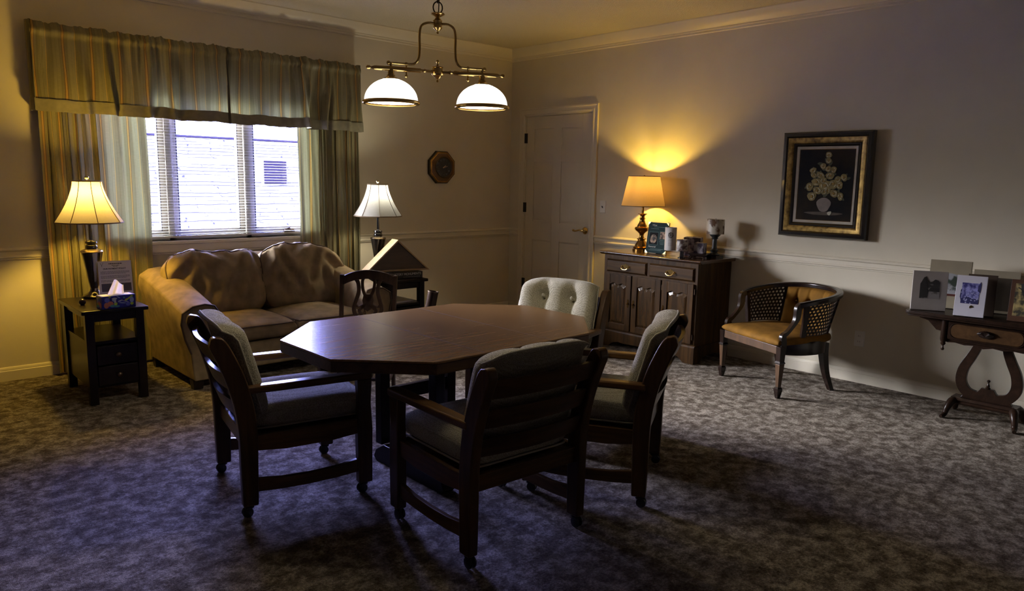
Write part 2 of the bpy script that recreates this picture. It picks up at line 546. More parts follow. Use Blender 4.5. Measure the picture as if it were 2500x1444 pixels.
def glass_mat(name='clear_glass', tint=(1, 1, 1)):
    m = bpy.data.materials.new(name); m.use_nodes = True
    n, l = m.node_tree.nodes, m.node_tree.links
    n.clear()
    out = n.new('ShaderNodeOutputMaterial')
    a = n.new('ShaderNodeBsdfTransparent'); a.inputs[0].default_value = (*tint, 1)
    g = n.new('ShaderNodeBsdfGlossy'); g.inputs['Roughness'].default_value = .02
    ms = n.new('ShaderNodeMixShader')
    ms.inputs[0].default_value = .05
    l.new(a.outputs[0], ms.inputs[1]); l.new(g.outputs[0], ms.inputs[2]); l.new(ms.outputs[0], out.inputs[0])
    return m
M_GLASS = glass_mat()
M_CREDX = wood('pine_drawer_front', (.085, .041, .011), (.022, .010, .0032), 'x', .40, coat=.12)
for _m in (M_OAK, M_OAKX, M_OAKY, M_CRED, M_CREDX, M_DARK, M_LYRE, M_LYREL, M_FID):
    _b = _m.node_tree.nodes['Principled BSDF']; _b.inputs['Coat Weight'].default_value = .04; _b.inputs['Specular IOR Level'].default_value = .17
M_CREDP = wood('pine_raised_panel', (.075, .036, .0095), (.018, .0085, .0028), 'z', .22, coat=.5)
M_CANE = plain('dark_cane', (.030, .016, .010), .5, var=.2)
def bulb_mat(name, col, s):
    m = bpy.data.materials.new(name); m.use_nodes = True
    n, l = m.node_tree.nodes, m.node_tree.links
    n.clear()
    out = n.new('ShaderNodeOutputMaterial'); e = n.new('ShaderNodeEmission')
    e.inputs[0].default_value = (*col, 1); e.inputs[1].default_value = s
    l.new(e.outputs[0], out.inputs[0])
    return m
def lamp_light(name, power, col, parent, loc, r=.035):
    li = bpy.data.lights.new(name, 'POINT')
    li.energy = power; li.color = col; li.shadow_soft_size = r
    o = bpy.data.objects.new(name, li)
    C.objects.link(o); o.parent = parent; o.location = loc
    return o
BULB_C = bulb_mat('lit_bulb_white', K_COOL, 6)

# ================================================================== THE ROOM
XL, YB, H = -7.0, -7.4, 2.74      # far left wall, wall behind the camera, ceiling height
DY0, DY1, DZ = -0.221, -1.141, 2.07        # door opening on the right wall
WX0, WX1, WZ0, WZ1 = -4.09, -2.26, 0.905, 2.12   # window opening

def structure(o):
    o['kind'] = 'structure'
    return o

structure(B(XL - .15, .15, YB - .15, .15, -.1, 0).obj('floor', M_CARPET, smooth=False))
structure(B(XL - .15, .15, YB - .15, .15, H, H + .1).obj('ceiling', M_CEIL, smooth=False))
m = MB()
m.box(XL, WX0, 0, .15, 0, H); m.box(WX1, 0.15, 0, .15, 0, H)
m.box(WX0, WX1, 0, .15, 0, WZ0); m.box(WX0, WX1, 0, .15, WZ1, H)
structure(m.obj('wall_back', M_WALL, smooth=False))
m = MB()
m.box(0, .15, DY0, 0, 0, H); m.box(0, .15, YB, DY1, 0, H); m.box(0, .15, DY1, DY0, DZ, H)
m.box(.11, .15, DY1, DY0, 0, DZ)
structure(m.obj('wall_right', M_WALL, smooth=False))
structure(B(XL - .15, XL, YB, .15, 0, H).obj('wall_left', M_WALL, smooth=False))
structure(B(XL - .15, .15, YB - .15, YB, 0, H).obj('wall_front', M_WALL, smooth=False))

def run(name, prof, wall, a, b, mat_=M_TRIM):
    """a moulding profile (distance from wall, z) run along a wall"""
    m = MB()
    if wall == 'back':      # along x at y=0
        m.prism([(-d, z) for d, z in prof], a, b, 'yz')
    elif wall == 'right':   # along y at x=0
        m.prism([(-d, z) for d, z in prof], a, b, 'xz')
    elif wall == 'left':
        m.prism([(XL + d, z) for d, z in prof], a, b, 'xz')
    else:
        m.prism([(YB + d, z) for d, z in prof], a, b, 'yz')
    return structure(m.obj(name, mat_, sharp=30))
crown = [(0, H), (.085, H), (.085, H - .008), (.078, H - .018), (.070, H - .040), (.045, H - .070), (.022, H - .082), (.022, H - .092), (.014, H - .096), (.014, H - .112), (0, H - .116)]
rail = [(0, .865), (.012, .862), (.020, .852), (.020, .846), (.010, .838), (.010, .812), (.016, .806), (.016, .798), (.009, .792), (.009, .785), (0, .782)]
rail = [(d, z + .037) for d, z in rail]
bbd = [(0, 0), (.014, 0), (.014, .068), (.011, .072), (.011, .082), (.006, .092), (0, .095)]
run('trim_1', crown, 'back', XL, 0); run('trim_2', crown, 'right', YB, 0); run('trim_3', crown, 'left', YB, 0); run('trim_4', crown, 'front', XL, 0)
run('trim_5', rail, 'back', XL, -4.22); run('trim_6', rail, 'back', -2.16, 0)
run('trim_7', rail, 'right', YB, -1.212); run('trim_8', rail, 'right', -.148, 0)
run('trim_9', rail, 'left', YB, 0); run('trim_10', rail, 'front', XL, 0)
run('baseboard_back', bbd, 'back', XL, 0); run('baseboard_right', bbd, 'right', YB, -1.212)
run('baseboard_corner', bbd, 'right', -.148, 0)
run('baseboard_left', bbd, 'left', YB, 0); run('baseboard_front', bbd, 'front', XL, 0)

# door casing
def casing(y0, y1, zt, w=.07):
    m = MB()
    prof = [(0, 0), (.018, 0), (.018, .012), (.012, .02), (.012, .045), (.016, .05), (.016, .06), (.008, .07), (0, .07)]
    # outer loop follows the opening: mitred corners
    rows = []
    for d, o in prof:
        oo = .07 - o
        rows.append([(-d, y0 + oo, 0), (-d, y0 + oo, zt + oo), (-d, y1 - oo, zt + oo), (-d, y1 - oo, 0)])
    ids = [[m.vert(p) for p in r] for r in rows]
    for a, b in zip(ids, ids[1:]):
        for k in range(3):
            m.face([a[k], a[k + 1], b[k + 1], b[k]])
    return m
structure(casing(DY0, DY1, DZ).obj('trim_11', M_TRIM))
m = MB()
m.box(-.0, .11, DY0 - .012, DY0, 0, DZ); m.box(-.0, .11, DY1, DY1 + .012, 0, DZ); m.box(0, .11, DY1, DY0, DZ - .012, DZ)
structure(m.obj('trim_12', M_TRIM))

# six-panel door
door = bpy.data.objects.new('door_1', None); C.objects.link(door); structure(door)
door.location = (0, DY0, 0)
m = MB()
y0, y1 = -.015, -.905
m.box(.012, .04, y1, y0, .012, DZ - .015)
st = .115; mid = .11; pw = (y0 - y1 - 2 * st - mid) / 2
zs = [(.24, .80), (.99, 1.60), (1.70, 1.93)]
m.box(.004, .012, y0 - st, y0, .012, DZ - .015); m.box(.004, .012, y1, y1 + st, .012, DZ - .015)
zc = y0 - st - pw
m.box(.004, .012, zc - mid, zc, .012, DZ - .015)
zz = [.012] + [k for p in zs for k in p] + [DZ - .015]
for a, b in ((zz[0], zz[1]), (zz[2], zz[3]), (zz[4], zz[5]), (zz[6], zz[7])):
    m.box(.004, .012, zc, y0 - st, a, b); m.box(.004, .012, y1 + st, zc - mid, a, b)
for a, b in zs:
    for q0, q1 in ((zc, y0 - st), (y1 + st, zc - mid)):
        def rect(i): return [(q0 + i, a + i), (q1 - i, a + i), (q1 - i, b - i), (q0 + i, b - i)]
        m.frustum(rect(.016), rect(.042), .0119, .005, 'yz')
m.obj('door_leaf', M_DOOR, door, bevel=.0015)
for z in (.33, 1.13, 1.84):
    m = MB(); m.lathe([(.007, -.05), (.007, .05)], (-.006, -.002, z), 12); m.box(-.004, .006, -.03, .012, z - .05, z + .05)
    m.obj('hinge', M_BLACK, door)
m = MB(); m.lathe([(.034, 0), (.036, -.006), (.032, -.014), (.022, -.024), (.014, -.030), (.012, -.055), (0, -.058)], (.004, 0, 0), 24, 'x')
hd = m.obj('door_lever', M_BRASS, door, loc=(0, -.865, .935))
m = MB(); m.tube(smooth_path([(-.045, 0, 0), (-.05, .03, .006), (-.05, .06, .0), (-.05, .09, -.006), (-.05, .105, -.002)]), .008)
m.sphere((-.05, .108, 0), .012)
m.obj('lever_arm', M_BRASS, hd)
B(-.001, .004, -.008, .0, -.03, .03).obj('strike_plate', M_BRONZE, door, loc=(0.002, -.905, .935))

# wall plates
sw = tag(MB().frustum([(-.036, -.058), (.036, -.058), (.036, .058), (-.036, .058)], [(-.032, -.054), (.032, -.054), (.032, .054), (-.032, .054)], 0, -.006, 'yz').obj('light_switch', M_WHITE), 'small ivory light switch plate beside the door frame', 'light switch')
sw.location = (0, -1.302, 1.176)
MB().taper((-.006, 0, -.011), .001, .005, (-.016, 0, .008), .004, .004).obj('toggle', M_INK, sw)
ou = tag(MB().frustum([(-.036, -.058), (.036, -.058), (.036, .058), (-.036, .058)], [(-.032, -.054), (.032, -.054), (.032, .054), (-.032, .054)], 0, -.006, 'yz').obj('wall_outlet', M_WHITE), 'ivory double wall outlet low behind the gold barrel chair', 'outlet')
ou.location = (0, -3.76, .324)
for dz in (-.02, .02):
    m = MB().lathe([(.015, 0), (.015, -.003)], (-.006, 0, dz), 16, 'x')
    s_ = m.obj('socket', M_WHITE, ou)
    m = MB(); m.box(-.0095, -.0085, -.007, -.005, dz - .005, dz + .005); m.box(-.0095, -.0085, .005, .007, dz - .005, dz + .005)
    m.obj('slots', M_INK, s_)

# ------------------------------------------------------------------ window
win = bpy.data.objects.new('window_1', None); C.objects.link(win); structure(win)
m = MB()
m.box(WX0, WX0 + .045, .04, .14, WZ0, WZ1); m.box(WX1 - .045, WX1, .04, .14, WZ0, WZ1)
m.box(WX0, WX1, .04, .14, WZ0, WZ0 + .03); m.box(WX0, WX1, .04, .14, WZ1 - .04, WZ1)
MULL = (-3.475, -2.87)
for x in MULL:
    m.box(x - .022, x + .022, .04, .14, WZ0, WZ1)
m.obj('window_frame', M_FRAME, win, bevel=.002)
edges = [WX0 + .045, MULL[0], MULL[1], WX1 - .045]
for k in range(3):
    a = edges[k] + (.022 if k else 0); b = edges[k + 1] - (.022 if k < 2 else 0)
    zb, zt = WZ0 + .03, WZ1 - .04
    sw_ = .042
    m = MB()
    m.box(a, a + sw_, .06, .12, zb, zt); m.box(b - sw_, b, .06, .12, zb, zt)
    m.box(a + sw_, b - sw_, .06, .12, zb, zb + sw_ + .01); m.box(a + sw_, b - sw_, .06, .12, zt - sw_, zt)
    sash = m.obj('sash', M_FRAME, win, bevel=.002)
    g = MB()
    for q0, q1 in ((a + sw_, a + sw_ + .007), (b - sw_ - .007, b - sw_)):
        g.box(q0, q1, .058, .095, zb + sw_, zt - sw_)
    g.obj('gasket', M_GASKET, sash)
    B(a + sw_, b - sw_, .088, .092, zb + sw_, zt - sw_).obj('pane', M_GLASS, sash)
# stool, apron, casing
m = MB()
m.box(WX0 - .08, WX1 + .08, -.030, 0, WZ0 - .025, WZ0); m.box(WX0, WX1, 0, .05, WZ0 - .025, WZ0)
m.box(WX0 - .09, WX1 + .09, -.018, 0, WZ0 - .085, WZ0 - .025); m.box(WX0 - .09, WX1 + .09, -.012, 0, WZ0 - .10, WZ0 - .085)
m.obj('window_sill', M_TRIM, win, bevel=.004)
m = MB()
m.box(WX0 - .07, WX0, -.016, 0, WZ0, WZ1 + .07); m.box(WX1, WX1 + .07, -.016, 0, WZ0, WZ1 + .07); m.box(WX0, WX1, -.016, 0, WZ1, WZ1 + .07)
m.obj('window_casing', M_TRIM, win, bevel=.004)
m = MB(); m.prism([(-.05, 0), (.05, 0), (.04, .022), (-.02, .03), (-.045, .015)], .035, .058, 'xz')
m.tube([(.01, .03, .02), (-.01, .015, .035), (-.05, .01, .022)], .006)
m.obj('crank_handle', M_BRONZE, win, loc=(-2.52, 0, WZ0 + .035))

# slatted blind
bl = thing('window_blind', 'white mini blind with open slats hanging in the window', 'blind', (0, .012, 0))
m = MB(); m.box(WX0 + .01, WX1 - .01, -.01, .03, WZ1 - .03, WZ1 - .002)
m.obj('headrail', M_SLAT, bl)
m = MB()
z = WZ0 + .045
while z < WZ1 - .04:
    a = math.radians(-2)
    for sgn in (0,):
        dy = .0115 * math.cos(a); dz = .0115 * math.sin(a)
        i = [m.vert((WX0 + .012, .01 - dy, z - dz)), m.vert((WX1 - .012, .01 - dy, z - dz)), m.vert((WX1 - .012, .01, z + .0016)), m.vert((WX0 + .012, .01, z + .0016)),
             m.vert((WX1 - .012, .01 + dy, z + dz)), m.vert((WX0 + .012, .01 + dy, z + dz))]
        m.face([i[0], i[1], i[2], i[3]]); m.face([i[3], i[2], i[4], i[5]])
    z += .0215
m.obj('slats', M_SLAT, bl, recalc=False)
B(WX0 + .012, WX1 - .012, -.002, .022, WZ0 + .022, WZ0 + .034).obj('bottom_rail', M_SLAT, bl)
for x in (-3.95, -3.45, -2.90, -2.42):
    m = MB()
    for y in (-.003, .023):
        m.tube([(x, y, WZ0 + .03), (x, y, WZ1 - .02)], .0009, 5)
    m.obj('ladder_cord', M_CORD, bl)

# ------------------------------------------------------------------ outside
M_ROOF, rn, rl, rb = base('shingle_roof', (.8, .8, .84), 1.0, spec=0)
bk = rn.new('ShaderNodeTexBrick')
bk.inputs['Color1'].default_value = (.016, .016, .017, 1); bk.inputs['Color2'].default_value = (.012, .012, .013, 1)
bk.inputs['Mortar'].default_value = (.0026, .0026, .0038, 1)
bk.inputs['Scale'].default_value = 1; bk.inputs['Brick Width'].default_value = .9; bk.inputs['Row Height'].default_value = .13
bk.inputs['Mortar Size'].default_value = .017; bk.inputs['Mortar Smooth'].default_value = .4
rv = coords(rn, rl)
wv = rn.new('ShaderNodeTexNoise'); wv.inputs['Scale'].default_value = 2.2; rl.new(rv, wv.inputs['Vector'])
vm = rn.new('ShaderNodeVectorMath'); vm.operation = 'MULTIPLY_ADD'; vm.inputs[1].default_value = (.5, .10, 0)
rl.new(wv.outputs['Color'], vm.inputs[0]); rl.new(rv, vm.inputs[2]); rl.new(vm.outputs[0], bk.inputs['Vector'])
rl.new(bk.outputs['Color'], rb.inputs['Base Color'])
M_SNOW = plain('pale_ground', (.30, .30, .31), .9, var=.06)
M_SIDING = plain('pale_siding', (.014, .014, .015), 1.0, spec=0, var=.04)
M_VENT = plain('vent_grey', (.0022, .0019, .0042), 1.0, spec=0)
g = structure(B(-30, 20, .4, 40, -3.2, -3.0).obj('ground', M_SNOW))
nb = thing('neighbouring_roof', 'pale shingled roof of the house next door seen through the blind', 'roof', (-3.0, 5.2, -.40))
sl = math.radians(30)
m = MB(); m.box(-.8, 11, 0, 5.07, -.06, 0)
m.obj('shingles', M_ROOF, nb, rot=(sl, 0, 0))
B(-.8, 11, -.06, .04, -.14, -.02).obj('gutter', M_SIDING, nb, rot=(sl, 0, 0))
ry, rz = 5.07 * math.cos(sl), 5.07 * math.sin(sl)
m = MB(); m.tube([(-.8, ry, rz), (11, ry, rz)], .05, 8)
m.obj('ridge_cap', M_VENT, nb)
B(-.6, 10.6, .5, 6, -2.6, .1).obj('house_wall', M_SIDING, nb)
vt = MB(); vt.box(-.25, .25, 0, .7, 0, .50)
vo = vt.obj('roof_vent', M_SIDING, nb, loc=(4.12, 2.8, 1.62))
m = MB(); m.box(-.225, .225, -.02, -.002, .03, .47)
mv = m.obj('louvre_panel', M_VENT, vo)

# ================================================================== CURTAINS
def wob(x, seed=0):
    return math.sin(x * 7.3 + seed) * .5 + math.sin(x * 13.1 + seed * 2.3) * .3 + math.sin(x * 29.7 + seed * 1.7) * .2

def cloth(name, x0, x1, z0, z1, ybase, amp, folds, full=1.7, seed=0, parent=None, nu=None, nv=26, shift=None, mat_=M_CURT, u0=0, phase=None):
    W_ = x1 - x0
    nu = nu or int(folds * 14)
    def ph(s):
        return 2 * PI * folds * (s + .05 * math.sin(s * 9 + seed) + .03 * math.sin(s * 23 + seed * 2))
    def fn(s, t):
        z = z0 + (z1 - z0) * t
        a = amp * (.72 + .28 * math.sin(s * 11 + seed)) * (1 - .45 * t)
        x = x0 + W_ * s + .25 * a * math.sin(2 * ph(s)) + .01 * math.sin(t * 5 + s * 20 + seed) * (1 - t)
        if shift: x += shift(s, t)
        y = ybase - a * (.5 + .5 * math.sin(ph(s) + .5 * math.sin(t * 2 + seed))) + .006 * math.sin(t * 9 + s * 31)
        return (x, y, z)
    def uv(s, t):
        return (u0 + s * W_ * full, t * (z1 - z0))
    m = MB(); m.grid(fn, nu, nv, uv)
    return m.obj(name, mat_, parent, recalc=False, sharp=180)

cl = thing('window_curtain', 'full-length striped satin curtain left of the window, behind the bell lamp', 'curtain', (0, 0, 0), group=None)
cloth('gathered_folds', -4.30, -3.97, .02, 2.24, -.052, .055, 5.5, 2.2, 1.3, cl, u0=.05, shift=lambda s, t: -.01 + (.035 * (1 - t) * s))
cloth('flat_drape', -4.01, -3.665, .02, 2.24, -.052, .035, 2.4, 1.25, 2.1, cl, u0=.83, shift=lambda s, t: .045 * (1 - t) * s * 0 + .02 * math.sin(t * 3) * s)
cr_ = thing('window_curtain', 'full-length striped satin curtain right of the window, beside the sofa', 'curtain', (0, 0, 0))
cloth('gathered_folds', -2.30, -1.90, .02, 2.24, -.052, .055, 6.5, 2.2, 4.3, cr_, u0=.30)
cloth('flat_drape', -2.47, -2.27, .02, 2.24, -.052, .03, 1.4, 1.25, 5.0, cr_, u0=.77)

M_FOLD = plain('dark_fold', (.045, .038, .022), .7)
def valance(label, x0, x1, seed, left_return, right_return):
    t = thing('window_valance', label, 'valance', (0, 0, 0))
    W_ = x1 - x0
    ztop, zbot = 2.365, 1.80
    rf = random.Random(int(seed * 10)); FOLDS = [(rf.uniform(.02, .98), rf.uniform(.012, .03), rf.uniform(.010, .026)) for _ in range(9)]
    rod = 2.315
    def prof(s, v, band=False):
        """v=0 bottom, v=1 top"""
        z = zbot + (ztop - zbot) * v + .006 * wob(s * 3, seed)
        gather = max(0, min(1, (v - .45) / .5))
        fq = (.35 + .9 * abs(math.sin(s * 5 + seed * 2)))
        fine = (math.sin(s * W_ * 120 + 3.2 * math.sin(s * 21 + seed)) * .006 + math.sin(s * W_ * 57 + 2 * math.sin(s * 13 + seed)) * .006) * fq
        broad = math.sin(s * W_ * 9 + 1.7 * math.sin(s * 7 + seed)) * .024 + math.sin(s * W_ * 21 + 2 * math.sin(s * 5 + seed)) * .009
        for kx, kw, ka in FOLDS:
            dd = (s - kx) * W_ - .05 * (1 - v) * math.sin(kx * 40)
            broad -= ka * math.exp(-(dd / kw) ** 2) - ka * .8 * math.exp(-((dd - kw * 1.8) / kw) ** 2)
        broad *= 1.15
        y = -.140 + broad * (1 - gather) + fine * gather
        # sleeve round the rod
        d = (z - rod) / .024
        if abs(d) < 1:
            y -= .016 * math.sqrt(1 - d * d)
        elif d > 1:
            y += .004 + .6 * fine
        x = x0 + W_ * s + .006 * math.sin(v * 6 + s * 40) * (1 - v)
        z += .007 * (wob(s * W_ * 6.5, seed) + .5 * wob(s * W_ * 17, seed * 2)) * max(0, (v - .86) / .14)
        return (x, y, z)
    m = MB(); m.grid(lambda s, v: prof(s, .135 + .865 * v), int(W_ * 170), 30, lambda s, v: (seed * .07 + s * W_ * 1.22, v * .5))
    if left_return:
        m.grid(lambda s, v: (x0 - .0 + .012 * math.sin(s * 9), -.135 * s - .002, prof(0, .135 + .865 * v)[2]), 8, 12, lambda s, v: (.05 + s * .2, v * .5))
    if right_return:
        m.grid(lambda s, v: (x1 + .0 + .010 * math.sin(s * 9), -.135 * s - .002, prof(1, .135 + .865 * v)[2]), 8, 12, lambda s, v: (.05 + s * .2, v * .5))
    m.obj('striped_drop', M_CURT, t, recalc=False, sharp=180)
    m = MB()
    def bandf(off): off *= 1.6; return lambda s, v: (prof(s, v * .14)[0], prof(s, .14 * v)[1] - off, prof(s, v * .14)[2])
    m.grid(bandf(.003), int(W_ * 90), 3)
    m.grid(bandf(-.002), int(W_ * 90), 3)
    if left_return: m.grid(lambda s, v: (x0 - .004 + .012 * math.sin(s * 9), -.138 * s, prof(0, .14 * v)[2]), 8, 2)
    if right_return: m.grid(lambda s, v: (x1 + .004 + .010 * math.sin(s * 9), -.138 * s, prof(1, .14 * v)[2]), 8, 2)
    m.obj('hem_band', M_BAND, t, recalc=False, sharp=180)
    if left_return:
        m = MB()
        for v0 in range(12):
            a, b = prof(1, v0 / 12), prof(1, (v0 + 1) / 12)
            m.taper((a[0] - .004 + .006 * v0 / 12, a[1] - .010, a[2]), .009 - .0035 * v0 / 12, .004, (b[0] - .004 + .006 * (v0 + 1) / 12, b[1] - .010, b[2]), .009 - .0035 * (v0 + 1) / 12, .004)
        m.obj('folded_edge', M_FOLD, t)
    return t
valance('left striped valance with olive hem band, gathered on the rod over the window', -4.345, -3.070, 1.0, True, False)
valance('right striped valance with olive hem band, gathered on the rod over the window', -3.066, -1.915, 2.6, False, True)
rodt = tag(MB().tube([(-4.335, -.004, 2.315), (-4.335, -.13, 2.315), (-1.925, -.13, 2.315), (-1.925, -.004, 2.315)], .009, 8).obj('curtain_rod', M_WHITE), 'white curtain rod inside the gathered top of the valance', 'curtain rod')
rodt2 = tag(MB().tube([(-4.31, -.004, 2.255), (-4.31, -.060, 2.255), (-1.90, -.060, 2.255), (-1.90, -.004, 2.255)], .007, 8).obj('curtain_rod', M_WHITE), 'lower white rod carrying the long curtains behind the valance', 'curtain rod')

# ================================================================== CUSHIONS
def pillow(m, w, h, tf, tb, n=20, nv=None, p=5, ex=.4, dim=None, corner=.10, xf=None, pipe=None, droop=None, front_rim=False):
    """upright cushion in xz, front towards +y; returns rim path"""
    nv = nv or n
    def P(u, v, side):
        cx = 1 - corner * abs(v) ** 6; cz = 1 - corner * abs(u) ** 6
        x = u * w / 2 * cx; z = v * h / 2 * cz
        q = max(0, (1 - abs(u) ** p) * (1 - abs(v) ** p)) ** ex
        t = (tf if side > 0 else tb) * q
        if dim and side > 0: t += dim(u, v) * min(1, q * 1.5)
        pt = Vector((x, side * t, z))
        if droop: pt += Vector(droop(u, v, side))
        return xf @ pt if xf is not None else pt
    def rm(k): # denser near rims
        return math.sin(k * PI / 2) if abs(k) <= 1 else k
    for side in (1, -1):
        m.grid(lambda a, b: P(rm(a * 2 - 1), rm(b * 2 - 1), side), n, nv, flip=(side > 0))
    rim = []
    K = 14
    for a in range(K): rim.append((-1 + 2 * a / K, -1))
    for a in range(K): rim.append((1, -1 + 2 * a / K))
    for a in range(K): rim.append((1 - 2 * a / K, 1))
    for a in range(K): rim.append((-1, 1 - 2 * a / K))
    if front_rim: return [P(u * .955, v * .945, 1) + (xf.to_3x3() @ Vector((0, .002, 0)) if xf is not None else Vector((0, .002, 0))) for u, v in rim]
    return [P(u, v, 1) for u, v in rim]

# ================================================================== CASTER ARMCHAIRS
def caster_mesh():
    m = MB()
    m.tube([(0, 0, .062), (0, 0, .048)], .008, 8)
    m.lathe([(.0, .050), (.012, .050), (.016, .045), (.016, .040)], (0, 0, 0), 12)
    for s_ in (-1, 1):
        m.lathe([(.004, .004 * s_), (.020, .005 * s_), (.023, .009 * s_), (.021, .015 * s_), (.006, .018 * s_)], (0, -.012, .023), 18, 'x')
    m.box(-.004, .004, -.022, .004, .020, .046)
    return m

def armchair():
    t = thing('caster_armchair', '', 'chair')
    hw = .272
    post = smooth_path([(-.250, .050), (-.250, .20), (-.250, .36), (-.262, .48), (-.292, .60), (-.335, .71), (-.365, .765)], 5)
    n = len(post)
    wd = [.062 + .014 * math.sin(min(1, k / n) * PI) for k in range(n)]
    for s_ in (-1, 1):
        w2 = list(wd); w2[-1] = .040; w2[-2] = .056; w2[-3] = .063
        m = MB().ribbon(post + [(-.371, .776)], w2 + [.016], s_ * hw - .022, s_ * hw + .022, 'yz')
        lg = m.obj('back_post', M_OAK, t, bevel=.007, seg=3)
        c = caster_mesh().obj('caster', M_RUBBER, t, loc=(s_ * hw, -.25, 0))
        m = MB().prism([(.218, .050), (.282, .050), (.285, .30), (.278, .42), (.284, .532), (.216, .532), (.222, .42), (.215, .30)], s_ * hw - .022, s_ * hw + .022, 'yz')
        m.obj('front_leg', M_OAK, t, bevel=.006, seg=3)
        caster_mesh().obj('caster', M_RUBBER, t, loc=(s_ * hw, .25, 0))
        # arm board
        a = hw * s_
        m = MB().prism([(a - .026, -.262), (a + .020, -.262), (a + .026, -.10), (a + .027, .20), (a + .024, .280), (a + .014, .292), (a - .024, .292), (a - .032, .280), (a - .032, -.10)], .530, .562, 'xy')
        m.obj('armrest', M_OAKY, t, bevel=.009, seg=3)
        m = MB().prism([(-.225, .285), (-.225, .350), (.225, .350), (.225, .285), (.10, .272), (-.10, .272)], s_ * hw - .012, s_ * hw + .012, 'yz')
        m.obj('seat_rail', M_OAKY, t, bevel=.004)
        m = MB().prism([(-.225, .105), (-.225, .165), (-.12, .150), (0, .146), (.12, .150), (.225, .165), (.225, .105), (.12, .097), (0, .094), (-.12, .097)], s_ * hw - .011, s_ * hw + .011, 'yz')
        m.obj('stretcher', M_OAKY, t, bevel=.004)
    B(-hw + .02, hw - .02, .235, .262, .285, .350).obj('seat_rail', M_OAKX, t, bevel=.004)
    B(-hw + .02, hw - .02, -.262, -.235, .285, .350).obj('seat_rail', M_OAKX, t, bevel=.004)
    B(-hw + .02, hw - .02, -.235, .235, .318, .335).obj('seat_board', M_OAKX, t)
    # bowed ladder slats that follow the rake
    for z, yc in ((.455, -.262), (.570, -.290), (.690, -.333)):
        def f(s_, v, z=z, yc=yc):
            x = (s_ * 2 - 1) * (hw - .018)
            k = 1 - (s_ * 2 - 1) ** 2
            ang = 2 * PI * v
            hh, th = .038, .010
            dz = hh * max(-1, min(1, 1.25 * math.sin(ang))); dy = th * max(-1, min(1, 1.6 * math.cos(ang)))
            return (x, yc - .035 * k + dy - dz * .36, z + dz + .004 * k)
        m = MB(); m.grid(f, 18, 20)
        m.obj('back_slat', M_OAKX, t, sharp=50)
    # seat cushion: boxed, domed top
    def seatf(u, v, top):
        x = u * .246; y = .03 + v * .262
        rx = 1 - abs(u) ** 7; ry = 1 - abs(v) ** 7
        e = max(0, rx * ry) ** .30
        z = .400 + (.062 if top else -.050) * e + (.010 * (1 - u * u) * (1 - v * v) if top else 0)
        k = 1 - .05 * (abs(u * v) ** 5)
        return (x * k, (y - .03) * k + .03, z)
    m = MB()
    rm = lambda q: math.sin((q * 2 - 1) * PI / 2)
    m.grid(lambda a, b: seatf(rm(a), rm(b), True), 26, 26)
    m.grid(lambda a, b: seatf(rm(a), rm(b), False), 26, 26, flip=True)
    m.obj('seat_cushion', M_CREAM, t, sharp=80)
    for zz, k in ((.365, .985),):
        rim = []
        for q in range(48):
            a = 2 * PI * q / 48
            ca, sa = math.cos(a), math.sin(a)
            e = .16
            rim.append((.248 * k * math.copysign(abs(ca) ** e, ca), .03 + .264 * k * math.copysign(abs(sa) ** e, sa), zz))
        MB().tube(rim, .0045, 6, closed=True).obj('piping', M_CPIPE, t)
    # tufted back cushion leaning on the slats
    tilt = Matrix.Translation((0, -.232, .612)) @ Matrix.Rotation(math.radians(15), 4, 'X')
    bt = [(-.38, .46), (.38, .46), (-.38, -.36), (.38, -.36)]
    def dim(u, v):
        d = 0
        for bx, bz in bt:
            r2 = ((u - bx) * .25) ** 2 + ((v - bz) * .21) ** 2
            d -= .046 * math.exp(-r2 / .0006) + .022 * math.exp(-r2 / .005)
        for bx in (-.36, .36):
            d -= .024 * math.exp(-((u - bx) * .25) ** 2 / .0007) * (1 - .3 * abs(v))
        return d
    def droop(u, v, side):
        yy = -.028 * (1 - u * u) * .6
        if v > .7: yy += -.045 * ((v - .7) / .3) ** 2
        return (0, yy, .012 * (1 - u * u) * (1 if v > 0 else 0))
    m = MB()
    rim = pillow(m, .520, .435, .058, .034, 30, 30, 6, .36, dim, .09, tilt, droop=droop)
    bc = m.obj('back_cushion', M_CREAM, t, sharp=80)
    MB().tube(rim, .004, 6, closed=True).obj('piping', M_CPIPE, bc)
    for bx, bz in bt:
        p = tilt @ (Vector((bx * .26, .030, bz * .2175)) + Vector(droop(bx, bz, 1)))
        m = MB(); m.sphere((0, 0, 0), .012, 12, 1, .6, 1)
        m.obj('button', M_CPIPE, bc, loc=p)
    return t

ca = armchair()
def place_chair(o, x, y, deg, label):
    o.location = (x, y, 0); o.rotation_euler = (0, 0, math.radians(deg)); o['label'] = label
    o['group'] = 'oak armchairs on casters round the table'
    return o
place_chair(ca, -3.922, -2.781, -100.7, 'oak armchair on casters at the left end of the table, nearest the sofa')
place_chair(copy_tree(ca), -3.503, -3.679, -3.6, 'oak armchair on casters in front, its slatted back turned to the camera')
place_chair(copy_tree(ca), -2.785, -3.655, 29.5, 'oak armchair on casters at the right end of the table, seen from its side')
CD = place_chair(copy_tree(ca), -2.46, -2.90, 104, 'oak armchair on casters beyond the table, its tufted cushion facing the camera')

